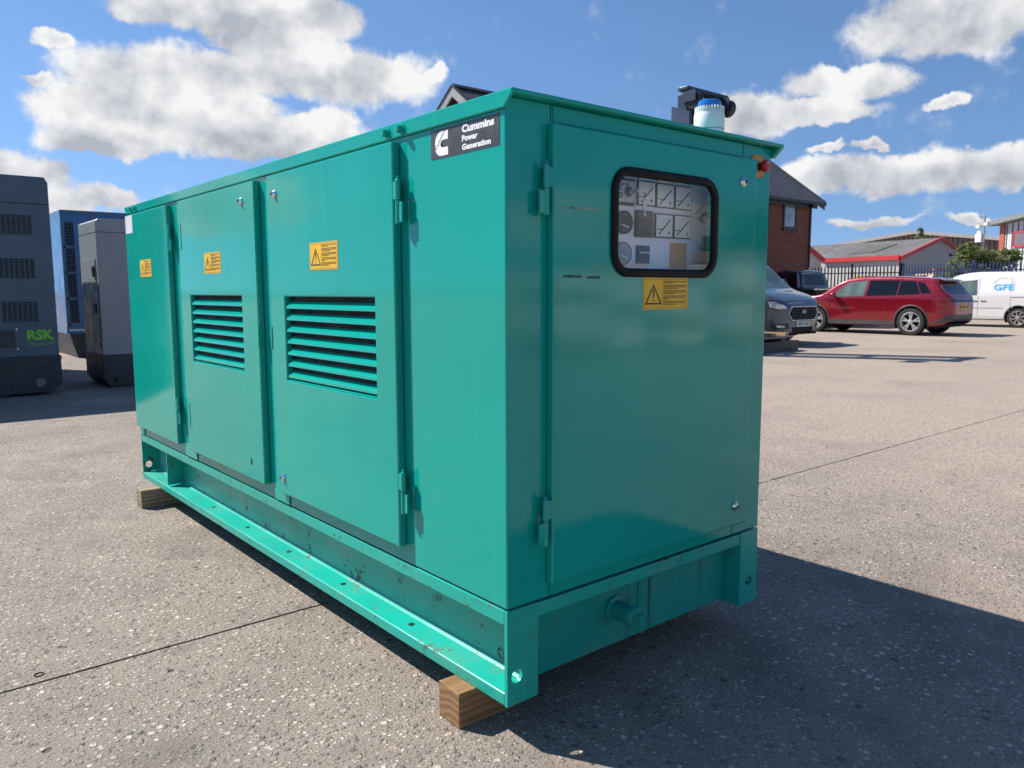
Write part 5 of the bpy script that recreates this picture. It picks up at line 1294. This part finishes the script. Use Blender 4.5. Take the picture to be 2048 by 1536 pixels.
def tree(name, label, loc, clumps, trunk_h, nleaf, ls, mat, stems, cat='tree'):
    r_ = random.Random(hash(label) % 1000 if False else len(label)*7+nleaf); t = thing(name, label, cat, loc)
    tb = MB(); tb.cyl((0, 0, 0), (0, 0, trunk_h), .11, .07, 10)
    for c in clumps: tb.cyl((0, 0, trunk_h*.75), (c[0]*.8, c[1]*.8, c[2]), .05, .015, 6)
    tb.build('trunk', M_bark, t, smooth=True)
    cb_ = MB()
    for (cx_, cy_, cz_, rx, rz_) in clumps:
        sub = []
        for _ in range(9):
            v = Vector((r_.gauss(0, 1), r_.gauss(0, 1), r_.gauss(0, 1))).normalized(); sub.append((Vector((v.x*rx*.7, v.y*rx*.7, v.z*rz_*.75)), r_.uniform(.35, .6)*rx))
        for i in range(nleaf):
            sc, sr = r_.choice(sub); v = Vector((r_.gauss(0, 1), r_.gauss(0, 1), r_.gauss(0, 1))).normalized()*sr*r_.random()**.4
            p = Vector((cx_, cy_, cz_))+sc+Vector((v.x, v.y, v.z*.8))
            a = Vector((r_.gauss(0, 1), r_.gauss(0, 1), r_.gauss(0, .7))).normalized(); b = a.orthogonal().normalized(); s_ = ls*r_.uniform(.6, 1.3)
            cb_.add([p-a*s_, p+b*s_*.45, p+a*s_, p-b*s_*.45], [(0, 1, 2, 3)])
    cb_.build('crown', mat, t, recalc=False); return t
P = at(1960, 583, 35.5)
tree('leafy_bush', 'broad olive green bushy tree behind the navy fence beside the camera mast', (P.x, P.y, 0),
     [(_R.x*dx, _R.y*dx, z, rx, rz_) for (dx, z, rx, rz_) in ((-.95, 2.35, .62, .55), (-.3, 2.75, .62, .50), (.45, 2.75, .65, .52), (1.15, 2.7, .55, .45), (-1.2, 2.0, .45, .4), (.8, 2.2, .6, .5), (0, 2.0, .6, .5), (-.75, 3.0, .35, .35))], 1.6, 950, .075, M_leaf, 4)
P = at(1832, 583, 62)
tree('sapling_tree', 'sparse thin topped tree standing before the brown warehouse', (P.x, P.y, 0), [(0, 0, 4.6, .7, .9), (.4, .2, 5.2, .45, .6), (-.5, 0, 4.2, .6, .5), (.2, 0, 5.75, .25, .4)], 4.2, 190, .11, M_leaf2, 3)

# ------------------------------------------------------------------ yard behind the camera, seen in the paint and the window
M_wrap = pm('white_wrap', (.74, .72, .68), .45, var=.2, vs=3); M_pal = pm('pallet_wood', (.40, .29, .17), .8, var=.25)
k_ = 0
for (x, y, h, lab) in ((1.6, -9.5, 1.55, 'wrapped pallet load nearest the generator end'), (3.2, -9.9, 2.0, 'tall wrapped pallet load in the yard row'), (4.8, -9.6, 1.3, 'low wrapped pallet load in the yard row'),
                       (6.3, -9.2, 2.2, 'tallest wrapped pallet load of the yard row'), (8.0, -8.8, 1.7, 'wrapped pallet load at the yard row end')):
    p_ = thing('pallet_load', lab, 'pallet', (x+7.6, y, 0), R(rnd.uniform(-8, 8)))
    for yy in (-.5, 0, .5): MB().box(-.6, .6, yy-.06, yy+.06, 0, .10).build('bearer', M_pal, p_)
    MB().box(-.62, .62, -.62, .62, .10, .14).build('deck', M_pal, p_)
    nl = int((h-.14)/.28)
    for i in range(nl):
        for s in (-1, 1): MB().box(s*.29-.275, s*.29+.275, -.58, .58, .14+i*.28+.004, .14+(i+1)*.28-.008).build('sack_layer', M_wrap if (i+k_) % 3 else M_pal, p_, bevel=.03)
    k_ += 1
P = Vector((19, -12, 0))
tree('yard_tree', 'dark leafy tree standing beyond the yard row of pallets', (P.x, P.y, 0), [(0, 0, 3.2, 1.2, 1.0), (.9, .3, 2.7, .9, .8), (-.8, 0, 2.6, .9, .8)], 2.0, 500, .14, M_leaf, 3)
wb = thing('yard_wall', 'long pale block wall closing the yard behind the pallets', 'wall', (-14, -17, 0))
MB().box(0, 44, -.1, .1, 0, 1.75).build('blockwork', pm('pale_block', (.42, .40, .37), .8, var=.15), wb); MB().box(-.05, 44.05, -.14, .14, 1.751, 1.82).build('coping', M_barge, wb)
